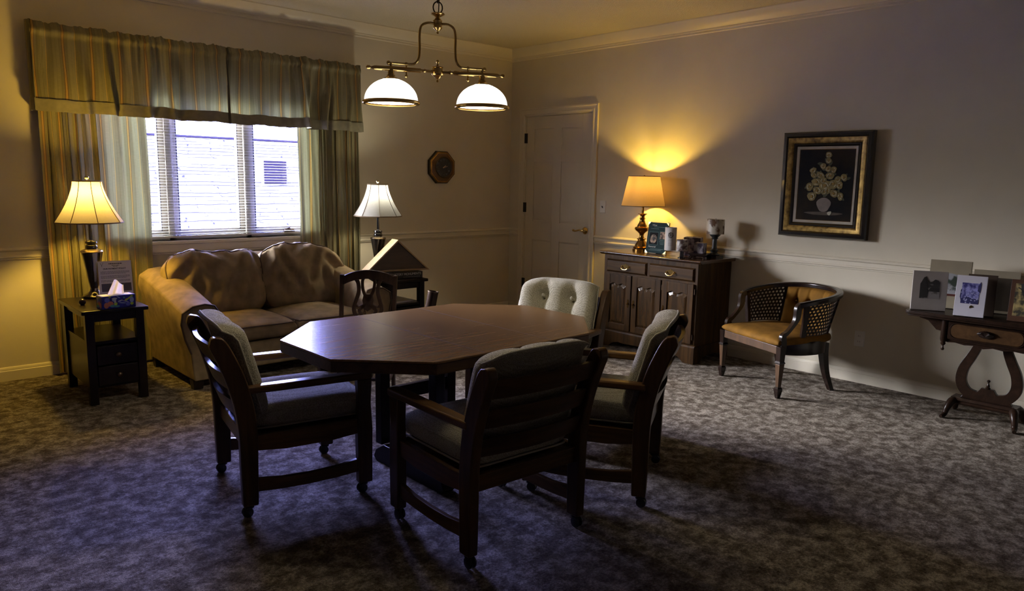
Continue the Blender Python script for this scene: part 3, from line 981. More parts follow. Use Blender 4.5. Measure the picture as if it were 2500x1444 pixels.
# ================================================================== DINING TABLE
tb = thing('dining_table', 'elongated octagonal dining table with a parquet wood top on trestle legs', 'table', (-3.247, -3.078, 0))
def tabletop_mat():
    m, n, l, b = base('parquet_top', (.25, .12, .05), .27, coat=.0, spec=.3)
    b.inputs['Coat Roughness'].default_value = .22
    v = coords(n, l)
    s = n.new('ShaderNodeSeparateXYZ'); l.new(v, s.inputs[0])
    # herringbone-like: grain direction mirrored on each side of the centre line and the leaf joints
    ax = n.new('ShaderNodeMath'); ax.operation = 'PINGPONG'; ax.inputs[1].default_value = .19; l.new(s.outputs[0], ax.inputs[0])
    ay = n.new('ShaderNodeMath'); ay.operation = 'ABSOLUTE'; l.new(s.outputs[1], ay.inputs[0])
    cb = n.new('ShaderNodeCombineXYZ'); l.new(ax.outputs[0], cb.inputs[0]); l.new(ay.outputs[0], cb.inputs[1])
    mp = n.new('ShaderNodeMapping'); mp.inputs['Rotation'].default_value = (0, 0, math.radians(38)); mp.inputs['Scale'].default_value = (4, 55, 1)
    l.new(cb.outputs[0], mp.inputs[0])
    f = noise(n, l, mp.outputs[0], 1.0, 4, .55, .4)
    l.new(ramp(n, l, f, [(.28, (.115, .060, .020)), (.5, (.155, .084, .028)), (.72, (.205, .118, .042))]), b.inputs['Base Color'])
    bump(n, l, b, f, .02, .002)
    return m
M_TOP = tabletop_mat()
HL, HW_, CX, CY = .752, .522, .300, .300
octo = lambda i=0: [(-HL + i, -HW_ + CY), (-HL + i, HW_ - CY), (-HL + CX, HW_ - i), (HL - CX, HW_ - i), (HL - i, HW_ - CY), (HL - i, -HW_ + CY), (HL - CX, -HW_ + i), (-HL + CX, -HW_ + i)]
MB().prism(octo(), .690, .700, 'xy').obj('tabletop', M_TOP, tb, bevel=.003)
MB().prism(octo(.002), .645, .6895, 'xy').obj('table_edge', M_OAKX, tb, bevel=.003)
m = MB()
for x in (-.20, .20):
    m.box(x - .0012, x + .0012, -HW_ + .01, HW_ - .01, .699, .7003)
m.obj('leaf_joint', M_INK, tb)
for x in (-.203, .215):
    m = MB().prism([(-.27, 0), (-.29, .02), (-.27, .06), (-.20, .10), (.20, .10), (.27, .06), (.29, .02), (.27, 0)], x - .035, x + .035, 'yz')
    m.obj('trestle_foot', M_DARK, tb, bevel=.005)
    for y in (-.19, .255):
        B(x - .027, x + .027, y - .027, y + .027, .09, .60).obj('trestle_post', M_DARK, tb, bevel=.004)
    B(x - .035, x + .035, -.33, .33, .595, .648).obj('trestle_bearer', M_DARK, tb, bevel=.004)
for y in (-.19, .255):
    B(-.18, .19, y - .016, y + .016, .30, .37).obj('trestle_stretcher', M_DARK, tb, bevel=.003)

# ================================================================== LOVESEAT
sf = thing('loveseat', 'tan microfibre loveseat with two back cushions under the window', 'sofa', (-3.0, -.14, 0))
# local: x -.78..+.77, y 0 (back) .. -.90 (front)
m = MB()
m.box(-.62, .62, -.86, -.02, .09, .27)
def fr(o, **k): return o.obj('base_frame', M_MICRO, sf, bevel=.02, seg=3, **k)
fr(m)
m = MB().prism([(-.02, .09), (-.16, .09), (-.18, .78), (-.10, .82), (-.04, .80), (0, .72)], -.60, .60, 'yz')
m.obj('back_frame', M_MICRO, sf, bevel=.02, seg=3)
def arm(sgn):
    """rolled, sloping arm that flares outwards; swept from back (t=0) to front (t=1)"""
    def f(s_, t):
        y = -.02 - .86 * t
        top = .735 - .165 * (t ** 1.25)
        a = s_ * 2 * PI
        inn, outt = .555, .745 + .055 * (1 - t) * 0
        # cross-section points: closed loop inner-bottom -> inner-top -> roll -> outer -> bottom
        sec = [(inn + .02, .06), (inn + .02, .30), (inn, top - .16), (inn - .005, top - .07), (inn + .03, top - .015), (inn + .09, top), (inn + .17, top - .01),
               (inn + .235, top - .05), (inn + .245, top - .12), (inn + .225, top - .22), (inn + .19, .25), (inn + .175, .06)]
        k = s_ * len(sec)
        i = int(k) % len(sec); q = k - int(k)
        p0 = sec[i]; p1 = sec[(i + 1) % len(sec)]
        x = p0[0] + (p1[0] - p0[0]) * q; z = p0[1] + (p1[1] - p0[1]) * q
        return (sgn * x, y, z)
    m = MB(); N = 24
    m.grid(f, N, 14, closeu=True)
    n_ = N
    m.face([k for k in range(n_)]); base_ = 14 * n_
    m.face([base_ + k for k in range(n_)])
    a = m.obj('arm', M_MICRO, sf, bevel=.012, seg=3, sharp=60)
    rim = [Vector(f(k / 24, 1)) + Vector((0, -.006, 0)) for k in range(2, 21)]
    MB().tube(rim, .006, 6).obj('piping', M_PIPE, a)
    return a
arm(-1); arm(1)
for s_ in (-1, 1):
    # seat cushion
    def seatf(u, v, top, s_=s_):
        x = s_ * .290 + u * .283; y = -.50 + v * .40
        e = max(0, (1 - abs(u) ** 8) * (1 - abs(v) ** 8)) ** .33
        z = .345 + (.062 if top else -.075) * e
        if top: z += .022 * (1 - u * u) * (1 - v * v) + .004 * wob(u * .5 + v * .3, s_)
        return (x, y, z)
    m = MB()
    m.grid(lambda a, b: seatf(rm_(a), rm_(b), True), 24, 24) if 0 else None
    rm = lambda q: math.sin((q * 2 - 1) * PI / 2)
    m.grid(lambda a, b: seatf(rm(a), rm(b), True), 26, 26)
    m.grid(lambda a, b: seatf(rm(a), rm(b), False), 26, 26, flip=True)
    c = m.obj('seat_cushion', M_MICRO, sf, sharp=85)
    rim = []
    for q in range(64):
        a = 2 * PI * q / 64; ca_, sa_ = math.cos(a), math.sin(a)
        rim.append((s_ * .290 + .283 * math.copysign(abs(ca_) ** .14, ca_), -.50 + .40 * math.copysign(abs(sa_) ** .14, sa_), .384 + .003 * wob(q * .1, s_)))
    MB().tube(rim, .005, 6, closed=True).obj('piping', M_PIPE, c)
    # back cushion, slumped and creased
    tilt = Matrix.Translation((s_ * .345, -.285, .612)) @ Matrix.Rotation(math.radians(180), 4, 'Z') @ Matrix.Rotation(math.radians(17), 4, 'X')
    def dim(u, v, s_=s_):
        d = 0
        for (cx, cz, ang, L, A, wv) in ((.25, .2, 60, .5, .016, .030), (.5, -.1, 70, .5, .014, .035), (-.3, .3, 115, .5, .014, .03), (.05, -.2, 80, .4, .010, .04), (-.6, -.3, 75, .4, .014, .04), (.72, .35, 100, .35, .018, .04), (-.1, .75, 150, .5, .012, .04), (-.75, .5, 40, .3, .015, .04)):
            a = math.radians(ang * s_)
            du, dv = (u - cx * s_) * .36, (v - cz) * .25
            al = du * math.cos(a) + dv * math.sin(a); ac = -du * math.sin(a) + dv * math.cos(a)
            d += A * (math.exp(-(ac / wv) ** 2) - .9 * math.exp(-((ac + wv * 1.2) / (wv * .8)) ** 2)) * math.exp(-(al / (L * .36)) ** 2)
        return 1.7 * d + .006 * wob(u * 2 + v, s_)
    def droop(u, v, side, s_=s_):
        z = .022 * math.sin(2.4 * u + s_) * max(0, v) + .010 * wob(u * 1.4, s_ * 3) * (1 if v > .5 else 0)
        z -= .050 * (abs(u) ** 3) * max(0, v) * (1 if u * s_ < 0 else .0)
        return (0, .02 * (v + 1) * 0, z)
    m = MB()
    rim = pillow(m, .735, .52, .115, .085, 48, 40, 5, .42, dim, .17, tilt, droop=droop, front_rim=True)
    c = m.obj('back_cushion', M_MICRO, sf, sharp=85)
    MB().tube(rim, .005, 6, closed=True).obj('piping', M_PIPE, c)
for x in (-.70, .70):
    for y in (-.83, -.07):
        m = MB(); m.taper((x, y, 0), .03, .03, (x, y, .065), .036, .036)
        m.obj('foot', M_DARK, sf, bevel=.003)

# ================================================================== END TABLES
def end_table(label, loc):
    t = thing('end_table', label, 'table', loc)
    # local: x 0..w, y 0 (front) .. d, front faces -y
    w, d, h = .33, .57, .59
    B(-.022, w + .022, -.025, d + .02, h - .024, h).obj('table_top', M_DARK, t, bevel=.006, seg=3)
    for x in (0, w - .048):
        for y in (0, d - .048):
            B(x, x + .048, y, y + .048, 0, h - .024).obj('leg', M_DARK, t, bevel=.003)
    m = MB()
    for y in (.012, d - .030):
        m.box(.048, w - .048, y, y + .018, h - .075, h - .024)
    for x in (.012, w - .030):
        m.box(x, x + .018, .048, d - .048, h - .060, h - .024)
    m.obj('apron', M_DARK, t)
    B(.01, w - .01, .01, d - .01, .375, .393).obj('shelf', M_DARK, t, bevel=.002)
    m = MB()
    for x in (.012, w - .024):
        m.box(x, x + .012, .048, d - .048, .10, .375)
    m.box(.048, w - .048, d - .024, d - .012, .10, .375)
    m.box(.02, w - .02, .02, d - .02, .10, .112)
    m.obj('case', M_DARK, t)
    for z in (.245, .118):
        dr = B(.052, w - .052, -.004, .016, z, z + .118).obj('drawer', M_DARK, t, bevel=.004)
        m = MB(); m.lathe([(.006, 0), (.007, -.012), (.014, -.018), (.015, -.023), (.008, -.028), (0, -.029)], (w / 2, -.004, z + .06), 16, 'y')
        m.obj('knob', M_BRONZE, dr)
    return t
T1 = end_table('dark end table with two drawers beside the sofa, holding the tissue box', (-4.330, -.965, 0))
T2 = end_table('dark end table right of the sofa, holding the triangular case', (-2.135, -.925, 0))

# ================================================================== BELL-SHADE LAMPS
def bell_lamp(label, loc, power, col, rz=0):
    t = thing('table_lamp', label, 'lamp', loc, rz)
    m = MB(); m.lathe([(.0, 0), (.070, 0), (.072, .012), (.064, .020), (.045, .028), (.028, .045), (.022, .062), (.027, .078), (.034, .110), (.046, .200), (.058, .270), (.064, .300)], n=32)
    m.obj('lamp_body', M_LAMPB, t, sharp=30)
    m = MB(); m.lathe([(.064, .300), (.068, .305), (.062, .314), (.046, .320), (.036, .324)], n=32)
    m.obj('collar_ring', plain('collar_metal', (.42, .33, .22), .25, 1) if 'collar' not in G_ else G_['collar'], t)
    m = MB(); m.lathe([(.034, .322), (.037, .332), (.034, .345), (.030, .350), (.036, .360), (.034, .372), (.018, .378), (.014, .378), (.011, .380), (.011, .505)], n=24)
    m.obj('neck', M_LAMPB, t, sharp=30)
    z0, z1, r0, r1 = .497, .762, .203, .086
    def rad(v):     # bell curve, v 0 bottom 1 top
        return r1 + (r0 - r1) * (1 - v) ** 1.55
    n = 48
    panels = 8
    def rp(a, v):
        k = (a * panels) % 1.0
        return rad(v) * (1 - .035 * math.sin(PI * k) * 1.0)
    m = MB(); m.grid(lambda s_, v: (rp(s_, v) * math.cos(2 * PI * s_), rp(s_, v) * math.sin(2 * PI * s_), z0 + (z1 - z0) * v), n, 16, closeu=True)
    sh = m.obj('lamp_shade', M_SHADE_W if power > 30 else M_SHADE_W2, t, recalc=False, sharp=70)
    for k in range(panels):
        a = 2 * PI * k / panels
        pts = [((rad(v / 12) + .0015) * math.cos(a), (rad(v / 12) + .0015) * math.sin(a), z0 + (z1 - z0) * v / 12) for v in range(13)]
        MB().tube(pts, .0022, 6).obj('seam_braid', M_CAP, sh)
    for z, v in ((z0, 0), (z1, 1)):
        pts = [(rp(k / 48, v) * math.cos(2 * PI * k / 48), rp(k / 48, v) * math.sin(2 * PI * k / 48), z) for k in range(48)]
        MB().tube(pts, .0042, 6, closed=True).obj('rim_trim', M_CAP, sh)
    m = MB(); m.tube([(0, 0, z1 - .012), (0, 0, z1 + .012)], .003, 6); m.sphere((0, 0, z1 + .024), .014, 16)
    for k in range(3):
        a = 2 * PI * k / 3
        m.tube([(0, 0, z1 - .008), (r1 * math.cos(a), r1 * math.sin(a), z1 - .004)], .0016, 5)
    m.obj('finial', M_GLASSY, t)
    m = MB(); m.sphere((0, 0, .575), .028, 16, 1, 1, 1.3); m.lathe([(.013, .505), (.013, .545)], n=12)
    m.obj('bulb', bulb_mat('lit_bulb', col, 4), t).visible_shadow = True
    # the lamp's own light, just above the bulb
    lamp_light('lamp_light', power, col, t, (0, 0, .676), .042)
    return t
G_ = {}
G_['collar'] = plain('collar_metal', (.42, .33, .22), .25, 1)
M_GLASSY = plain('finial_metal', (.62, .58, .5), .1, 1, var=.02)
bell_lamp('black table lamp with a glowing golden bell shade on the left end table', (-4.148, -.45, .59), P_WARM_LAMP, K_WARM)
bell_lamp('black table lamp with a white bell shade behind the triangular case', (-1.955, -.46, .59), P_WHITE_LAMP, K_WHITE, .3)

# ---- things on the left end table
tz = .59
bx = thing('tissue_box', 'blue tissue box with colourful printed shapes on the left end table', 'tissue box', (-4.236, -.975, tz), math.radians(5))
M_TBLUE = two('tissue_box_blue', (.014, .018, .30), (.018, .030, .48), 30, rough=.4)
B(0, .195, 0, .095, 0, .078).obj('carton', M_TBLUE, bx, bevel=.0015)
MB().prism([(.012, .008), (.183, .008), (.183, .087), (.012, .087)], .0781, .0785, 'xy').obj('top_panel', plain('pale_print', (.50, .52, .62), .5), bx)
rs = random.Random(5)
shapes = [('coral', (.75, .26, .17)), ('lime', (.55, .80, .06)), ('pale_blue', (.45, .62, .88)), ('teal', (.12, .50, .50)), ('violet', (.16, .20, .75)), ('grey_white', (.75, .8, .85))]
blobs = {'coral': [(.025, .022, .014, .018, 0), (.048, .030, .018, .016, 0), (.138, .050, .010, .004, 40)],
         'lime': [(.078, .028, .010, .010, 0), (.172, .022, .010, .010, 0), (.155, .056, .020, .005, 35), (.172, .068, .008, .006, 0), (.045, .070, .007, .004, 20), (.140, .046, .007, .005, 0)],
         'pale_blue': [(.070, .052, .012, .009, 0), (.095, .068, .012, .003, -35), (.172, .045, .012, .018, 0), (.118, .030, .020, .003, -8)],
         'teal': [(.060, .016, .014, .008, 0), (.085, .012, .016, .006, 0), (.128, .062, .006, .006, 0)],
         'violet': [(.030, .055, .015, .014, 0), (.150, .020, .013, .012, 10), (.100, .040, .010, .008, 0)],
         'grey_white': [(.072, .060, .015, .006, 0), (.105, .045, .014, .003, 15), (.135, .038, .022, .002, -20), (.075, .042, .006, .010, 0)]}
for nm, col in shapes:
    pm_ = plain('print_' + nm, col, .5, var=.05)
    for lift, (cx, cz, a, b_, ang) in enumerate(blobs[nm]):
        m = MB()
        poly = []
        for k in range(14):
            t_ = 2 * PI * k / 14; ex, ez = a * math.cos(t_), b_ * math.sin(t_)
            g_ = math.radians(ang)
            poly.append((min(.192, max(.003, cx + ex * math.cos(g_) - ez * math.sin(g_))), min(.075, max(.003, cz + ex * math.sin(g_) + ez * math.cos(g_)))))
        e_ = .0004 + .0002 * shapes.index((nm, col)) + .0001 * lift
        m.prism(poly, -e_, 0, 'xz')
        if cx < .095:
            m.prism([(p[0] * .9, p[1]) for p in poly], -e_, 0, 'yz')
        m.obj('printed_shape', pm_, bx, smooth=False)
m = MB()
def tis(s_, v):
    a = s_ * 2.6 - 1.3
    wdt = .042 * (1 - .55 * v) + .010
    return (.098 + wdt * math.sin(a) + .022 * v, .048 + .014 * math.cos(a * 1.6) * (1 - v) + .012 * math.sin(s_ * 14) * (1 - v * .5), .078 + v * (.075 + .018 * math.sin(s_ * 5 + .5)))
m.grid(tis, 30, 10)
M_TISSUE = shade_mat('tissue', (.92, .91, .90), .35)
m.obj('tissue', M_TISSUE, bx, recalc=False, sharp=180)

sg = thing('notice_stand', 'clear upright stand with a printed white notice behind the tissue box', 'sign', (-4.170, -.655, tz), math.radians(-6))
rx = math.radians(-8)
def tilted(o): o.rotation_euler = (rx, 0, 0); return o
ac = tilted(B(0, .205, 0, .003, 0, .262).obj('acrylic_panel', M_GLASS, sg))
B(0, .205, -.02, .07, 0, .003).obj('acrylic_foot', M_GLASS, sg)
pp = tilted(B(.006, .199, -.0012, -.0004, .008, .257).obj('paper_sheet', M_PAPER, sg))
def line_text(z, x0, x1, h, seed):
    r_ = random.Random(seed); m = MB(); x = x0
    while x < x1:
        w_ = r_.uniform(.004, .013); w_ = min(w_, x1 - x)
        m.box(x, x + w_, -.0018, -.0013, z, z + h); x += w_ + .0022
    return m
line_text(.237, .068, .146, .0055, 21).obj('heading_line', M_INK, pp)
line_text(.228, .085, .130, .0028, 22).obj('address_line', M_INK, pp)
line_text(.221, .092, .122, .0028, 23).obj('address_line', M_INK, pp)
text_obj('title_text', 'OUR PAYMENT POLICY', .0125, M_INK, pp, (.100, -.0016, .207), (PI / 2, 0, 0), bold=.0004)
sd = 0
for z in (.188, .181, .174, .160, .153, .146, .130, .123):
    sd += 1
    line_text(z, .018, .186 - (.02 if sd in (3, 6) else 0), .0030, sd).obj('text_line', plain('grey_ink', (.28, .28, .29), .8) if sd == 1 else bpy.data.materials['grey_ink'], pp)
MB().tube(smooth_path([(.020, -.0016, .245), (.027, -.0016, .232), (.028, -.0016, .222), (.030, -.0016, .233), (.038, -.0016, .246)]), .0008, 5).obj('printed_emblem', M_INK, pp)
B(.018, .190, -.0018, -.0013, .060, .112).obj('dark_band', plain('band_ink', (.12, .12, .13), .8), pp)
m = MB(); m.sphere((0, 0, .020), .020, 20); m.lathe([(.012, 0), (.010, .006)], n=16)
tag(m.obj('round_paperweight', plain('dark_stone', (.03, .018, .012), .3, var=.5)), 'small dark round ball on the end table left of the tissue box', 'ornament').location = (-4.285, -.73, tz)

# ---- things on the right end table
bk_ = thing('book', 'thick black book with CEMETERY MONUMENTS on its spine under the triangular case', 'book', (-1.945, -.845, tz), math.radians(-4))
M_BOOK = plain('black_cloth_cover', (.012, .013, .018), .45, var=.2)
m = MB(); m.box(-.165, .165, -.005, .23, 0, .0035); m.box(-.165, .165, -.005, .23, .0485, .052); m.box(-.165, .165, -.008, -.004, 0, .052)
m.obj('cover', M_BOOK, bk_, bevel=.001)
B(-.160, .160, -.003, .225, .0035, .0485).obj('pages', M_PAPER, bk_)
text_obj('spine_title', 'CEMETERY MONUMENTS', .0265, M_SILVER, bk_, (.0, -.0085, .035), (PI / 2, 0, 0))
m = MB(); r_ = random.Random(9); x = -.02
while x < .135:
    w_ = r_.uniform(.004, .010); m.box(x, x + w_, -.0087, -.0080, .010, .016); x += w_ + .0025
m.obj('spine_subtitle', plain('dim_silver', (.16, .17, .18), .6), bk_)
fc = thing('triangular_display_case', 'triangular light oak display case standing on the black book', 'display case', (-1.955, -.765, tz + .0522), math.radians(-9))
hb, hh, dp = .290, .262, .12
tri = lambda i: [(-hb + 2.35 * i, i), (hb - 2.35 * i, i), (0, hh - 1.42 * i)]
m = MB()
o_, i_ = tri(0), tri(.012)
for k in range(3):
    k2 = (k + 1) % 3
    m.prism([o_[k], o_[k2], i_[k2], i_[k]], 0, dp, 'xz')
m.obj('case_frame', M_PALE, fc, bevel=.0015)
MB().prism(tri(.012), .020, .026, 'xz').obj('back_panel', M_PANEL, fc)
mg = tag(B(-.13, .10, 0, .20, 0, .012).obj('magazine', M_PAPER), 'thin magazine lying on the open shelf of the right end table', 'magazine')
mg.location = (-1.965, -.86, .3932); mg.rotation_euler = (0, 0, .08)

# ---- tall dark tube standing between the end table and the corner
tt = thing('document_tube', 'tall dark tube with an open rim leaning behind the dining table', 'tube', (-2.32, -1.55, 0))
m = MB()
ax0, ax1 = Vector((0, 0, .002)), Vector((.10, -.05, .60))
dirv = (ax1 - ax0).normalized()
Q = dirv.to_track_quat('Z', 'Y').to_matrix().to_4x4()
L_ = (ax1 - ax0).length
m = MB(Matrix.Translation(ax0) @ Q)
m.lathe([(.0, .012), (.034, .012), (.034, 0), (.038, 0), (.038, L_), (.034, L_), (.034, .03), (0, .03)], n=32, cap=False)
m.obj('tube_wall', M_FID, tt, sharp=30)
m = MB(Matrix.Translation(ax0) @ Q); m.lathe([(.034, L_ - .004), (.034, L_ + .002), (.0405, L_ + .002), (.0405, L_ - .006)], n=32, cap=False)
m.obj('rim_band', M_BRONZE, tt)

# ================================================================== FIDDLE-BACK CHAIR
fd = thing('fiddle_back_chair', 'small dark wooden chair with a pierced vase-shaped back splat', 'chair', (-3.05, -1.952, 0), math.radians(135))
# local: front = +y ; back posts at y=-.19
def raked(z): return -.19 - max(0, z - .42) * .20
for s_ in (-1, 1):
    pts = [(s_ * .168, -.215, 0), (s_ * .168, -.195, .20), (s_ * .168, -.19, .42), (s_ * .172, raked(.62), .62), (s_ * .175, raked(.785), .785)]
    m = MB()
    for a, b in zip(pts, pts[1:]):
        m.taper(a, .011, .015, b, .011, .015)
    m.obj('back_post', M_FID, fd)
    m = MB(); m.taper((s_ * .195, .19, 0), .011, .011, (s_ * .195, .18, .42), .017, .017)
    m.obj('front_leg', M_FID, fd, bevel=.003)
    MB().tube([(s_ * .17, -.195, .16), (s_ * .193, .185, .16)], .009, 8).obj('stretcher', M_FID, fd)
MB().tube([(-.165, -.198, .24), (.165, -.198, .24)], .009, 8).obj('stretcher', M_FID, fd)
MB().tube([(-.185, 0, .16), (.185, 0, .16)], .009, 8).obj('stretcher', M_FID, fd)
m = MB().prism([(-.18, -.20), (.18, -.20), (.212, .205), (-.212, .205)], .385, .43, 'xy')
m.obj('seat_frame', M_FID, fd, bevel=.004)
def sfn(a, b):
    u, v = math.sin((a * 2 - 1) * PI / 2), math.sin((b * 2 - 1) * PI / 2)
    return (u * (.172 + .018 * v), v * .19 + .003, .43 + .028 * max(0, (1 - abs(u) ** 5) * (1 - abs(v) ** 5)) ** .45)
m = MB(); m.grid(sfn, 20, 20); m.obj('seat_pad', M_CREAM, fd, sharp=80)
shear = Matrix(((1, 0, 0, 0), (0, 1, -.20, -.19 + .42 * .20), (0, 0, 1, 0), (0, 0, 0, 1)))
def bk_mb(): return MB(shear)
top = smooth_path([(-.172, .745), (-.10, .776), (0, .790), (.10, .776), (.172, .745)], 6)
bk_mb().ribbon(top, [.050 + .006 * math.sin(k / 24 * PI) for k in range(25)], -.010, .010).obj('crest_rail', M_FID, fd, bevel=.003)
bk_mb().box(-.17, .17, -.009, .009, .445, .475).obj('lower_rail', M_FID, fd, bevel=.003)
m = bk_mb()
for s_ in (-1, 1):
    outer = smooth_path([(s_ * .088, .765), (s_ * .068, .735), (s_ * .062, .68), (s_ * .078, .62), (s_ * .090, .575), (s_ * .080, .535), (s_ * .045, .49), (s_ * .04, .46)], 5)
    m.ribbon(outer, .023, -.007, .007)
    inner = smooth_path([(s_ * .026, .775), (s_ * .040, .745), (s_ * .034, .69), (s_ * .014, .645), (s_ * .0, .62)], 5)
    m.ribbon(inner, .018, -.007, .007)
    low = smooth_path([(s_ * .010, .600), (s_ * .040, .575), (s_ * .055, .56), (s_ * .038, .53), (s_ * .018, .50), (s_ * .03, .47)], 5)
    m.ribbon(low, .018, -.007, .007)
m.prism([(-.030, .655), (-.016, .665), (.016, .665), (.030, .655), (.036, .625), (.030, .60), (.062, .585), (.075, .60), (.08, .58), (.03, .575), (0, .555), (-.03, .575), (-.08, .58), (-.075, .60), (-.062, .585), (-.030, .60), (-.036, .625)], -.007, .007)
m.obj('splat', M_FID, fd, bevel=.002)

# ================================================================== CABINET
cd = thing('credenza_cabinet', 'dark pine cabinet with two brass-handled drawers over three arched-panel doors', 'cabinet', (-.02, -2.235, 0), math.radians(90))
# local: x = along the wall (+x -> world +y), front at y=+.48 (world -x); width .945
CW, CDp, CH = .470, .480, .795
m = MB()
m.box(-CW, CW, 0, CDp, .135, CH)
cbody = m.obj('cabinet_body', M_CRED, cd, bevel=.003)
def molded(x0, x1, y0, y1, z0, z1): return B(x0, x1, y0, y1, z0, z1)
m = MB(); m.prism([(0, CH), (CDp + .010, CH), (CDp + .018, CH + .008), (CDp + .030, CH + .012), (CDp + .034, CH + .020), (CDp + .028, CH + .027), (0, CH + .027)], -CW - .035, CW + .035, 'yz')
m.obj('cabinet_top', M_CREDY, cd, bevel=.006, seg=3)
# base with scalloped bracket feet
def scallop(a, b, f=.10):
    pts = [(a, 0), (a + f, 0), (a + f + .02, .018), (a + f + .05, .040), (a + f + .11, .052), (a + f + .15, .046)]
    c = (a + b) / 2
    right = [(c * 2 - x, z) for x, z in pts][::-1]
    return pts + [(c - .06, .050), (c - .03, .040), (c, .022), (c + .03, .040), (c + .06, .050)] + right
m = MB()
m.prism(scallop(-CW - .012, CW + .012) + [(CW + .012, .135), (-CW - .012, .135)], CDp, CDp + .018, 'xz')
for s_ in (-1, 1):
    m.prism([(0, 0), (.07, 0), (.10, .035), (.16, .05), (CDp - .16, .05), (CDp - .10, .035), (CDp - .07, 0), (CDp, 0), (CDp, .135), (0, .135)], s_ * (CW + .012) - (.018 if s_ > 0 else 0), s_ * (CW + .012) + (0 if s_ > 0 else .018), 'yz')
m.obj('plinth', M_CRED, cd, bevel=.003)
m = MB(); m.prism([(CDp, .135), (CDp + .018, .135), (CDp + .012, .145), (CDp, .150)], -CW - .012, CW + .012, 'yz'); m.obj('plinth_moulding', M_CRED, cd)
def brass_pull(parent, x, z):
    m = MB()
    pl_ = [(-.042, 0), (-.050, .008), (-.040, .014), (-.030, .010), (-.022, .020), (-.012, .018), (0, .030), (.012, .018), (.022, .020), (.030, .010), (.040, .014), (.050, .008), (.042, 0), (.036, -.010), (.020, -.014), (0, -.020), (-.020, -.014), (-.036, -.010)]
    m.prism(pl_, .0, .0025, 'xz')
    m.tube(smooth_path([(-.034, .004, .004), (-.036, .020, -.004), (-.022, .024, -.018), (0, .025, -.022), (.022, .024, -.018), (.036, .020, -.004), (.034, .004, .004)], 4), .0032, 8)
    for s_ in (-1, 1): m.sphere((s_ * .034, .008, .004), .006, 10)
    return m.obj('brass_handle', M_BRASS, parent, loc=(x, CDp + .016, z))
for a, b in ((-.445, -.008), (.012, .440)):
    m = MB()
    def rc(i): return [(a + i, .650 + i), (b - i, .650 + i), (b - i, .762 - i), (a + i, .762 - i)]
    m.frustum(rc(0), rc(.014), CDp, CDp + .016, 'xz')
    dr = m.obj('drawer', M_CREDY if 0 else M_CREDX if 'M_CREDX' in globals() else M_CRED, cd, bevel=.002)
    brass_pull(dr, (a + b) / 2, .706)
def wavy(x0, x1, z, amp, n=14):
    return [(x0 + (x1 - x0) * k / n, z + amp * (math.cos((k / n - .5) * 4 * PI) * -.5 + (.55 - abs(k / n - .5) * 1.6) * 0) + (-amp * .3 if k in (0, n) else 0)) for k in range(n + 1)]
doors = [(-.445, -.150), (-.138, .150), (.162, .440)]
for k, (a, b) in enumerate(doors):
    z0, z1 = .160, .635
    st_ = .052
    def ogee(x0, x1, z):
        out = []
        for q in range(41):
            f = q / 40
            out.append((x0 + (x1 - x0) * f, z - .007 * math.cos(4 * PI * f)))
        return out
    top_ = ogee(a + st_, b - st_, z1 - .082)
    m = MB()
    m.box(a, b, CDp, CDp + .008, z0, z1)
    m.box(a, a + st_, CDp + .008, CDp + .019, z0, z1); m.box(b - st_, b, CDp + .008, CDp + .019, z0, z1)
    m.box(a + st_, b - st_, CDp + .008, CDp + .019, z0, z0 + .05)
    m.prism(top_ + [(b - st_, z1), (a + st_, z1)], CDp + .008, CDp + .019, 'xz')
    dd = m.obj('door', M_CRED, cd, bevel=.0025)
    def shp(i):
        t_ = ogee(a + st_ + i, b - st_ - i, z1 - .082 - i)
        return [(a + st_ + i, z0 + .05 + i), (b - st_ - i, z0 + .05 + i)] + t_[::-1]
    m = MB(); m.frustum(shp(.006), shp(.025), CDp + .0081, CDp + .017, 'xz')
    m.obj('raised_panel', M_CREDP, dd, sharp=12)
    hx = b - .022 if k == 2 - 2 else (a + .022)
    hx = {0: a + .022 if 0 else a + .022, 1: b - .022, 2: a + .022}[k]
    m = MB(); m.prism([(-.006, -.034), (.006, -.034), (.009, -.018), (.005, 0), (.009, .018), (.006, .034), (-.006, .034), (-.009, .018), (-.005, 0), (-.009, -.018)], 0, .002, 'xz')
    m.sphere((0, .012, .0), .008, 12); m.tube([(0, .0, 0), (0, .010, 0)], .004, 6)
    m.obj('door_pull', M_BRASSD, dd, loc=(hx if k else b - .022, CDp + .019, .40))
    for z in (.215, .575):
        hx2 = (a - .004) if k != 2 else (b + .004)
        hx2 = {0: a - .005, 1: a - .006, 2: b + .005}[k]
        B(hx2 - .005, hx2 + .005, CDp + .001, CDp + .012, z - .022, z + .022).obj('hinge', M_BRONZE, dd)

# ---- brass lamp on the cabinet
ct = CH + .027
bl_ = thing('brass_lamp', 'turned brass table lamp with a glowing amber drum shade on the cabinet', 'lamp', (-.205, -1.925, ct))
m = MB(); m.lathe([(0.0000, 0), (0.0752, 0), (0.0752, .016), (0.0684, .020), (0.0707, .030), (0.0638, .036), (0.0570, .040), (0.0502, .060), (0.0342, .085), (0.0296, .095), (0.0410, .100), (0.0410, .106), (0.0251, .112), (0.0182, .130), (0.0228, .148), (0.0342, .160), (0.0570, .178), (0.0638, .192), (0.0593, .204), (0.0433, .210), (0.0410, .222), (0.0274, .245), (0.0205, .268), (0.0228, .276), (0.0296, .280), (0.0205, .286), (0.0182, .300), (0.0274, .310), (0.0388, .318), (0.0388, .322), (0.0114, .326), (0.0103, .41)], n=36)
m.obj('lamp_base', M_BRASSD, bl_, sharp=40)
m = MB(); z0, z1, r0, r1 = .388, .642, .187, .134
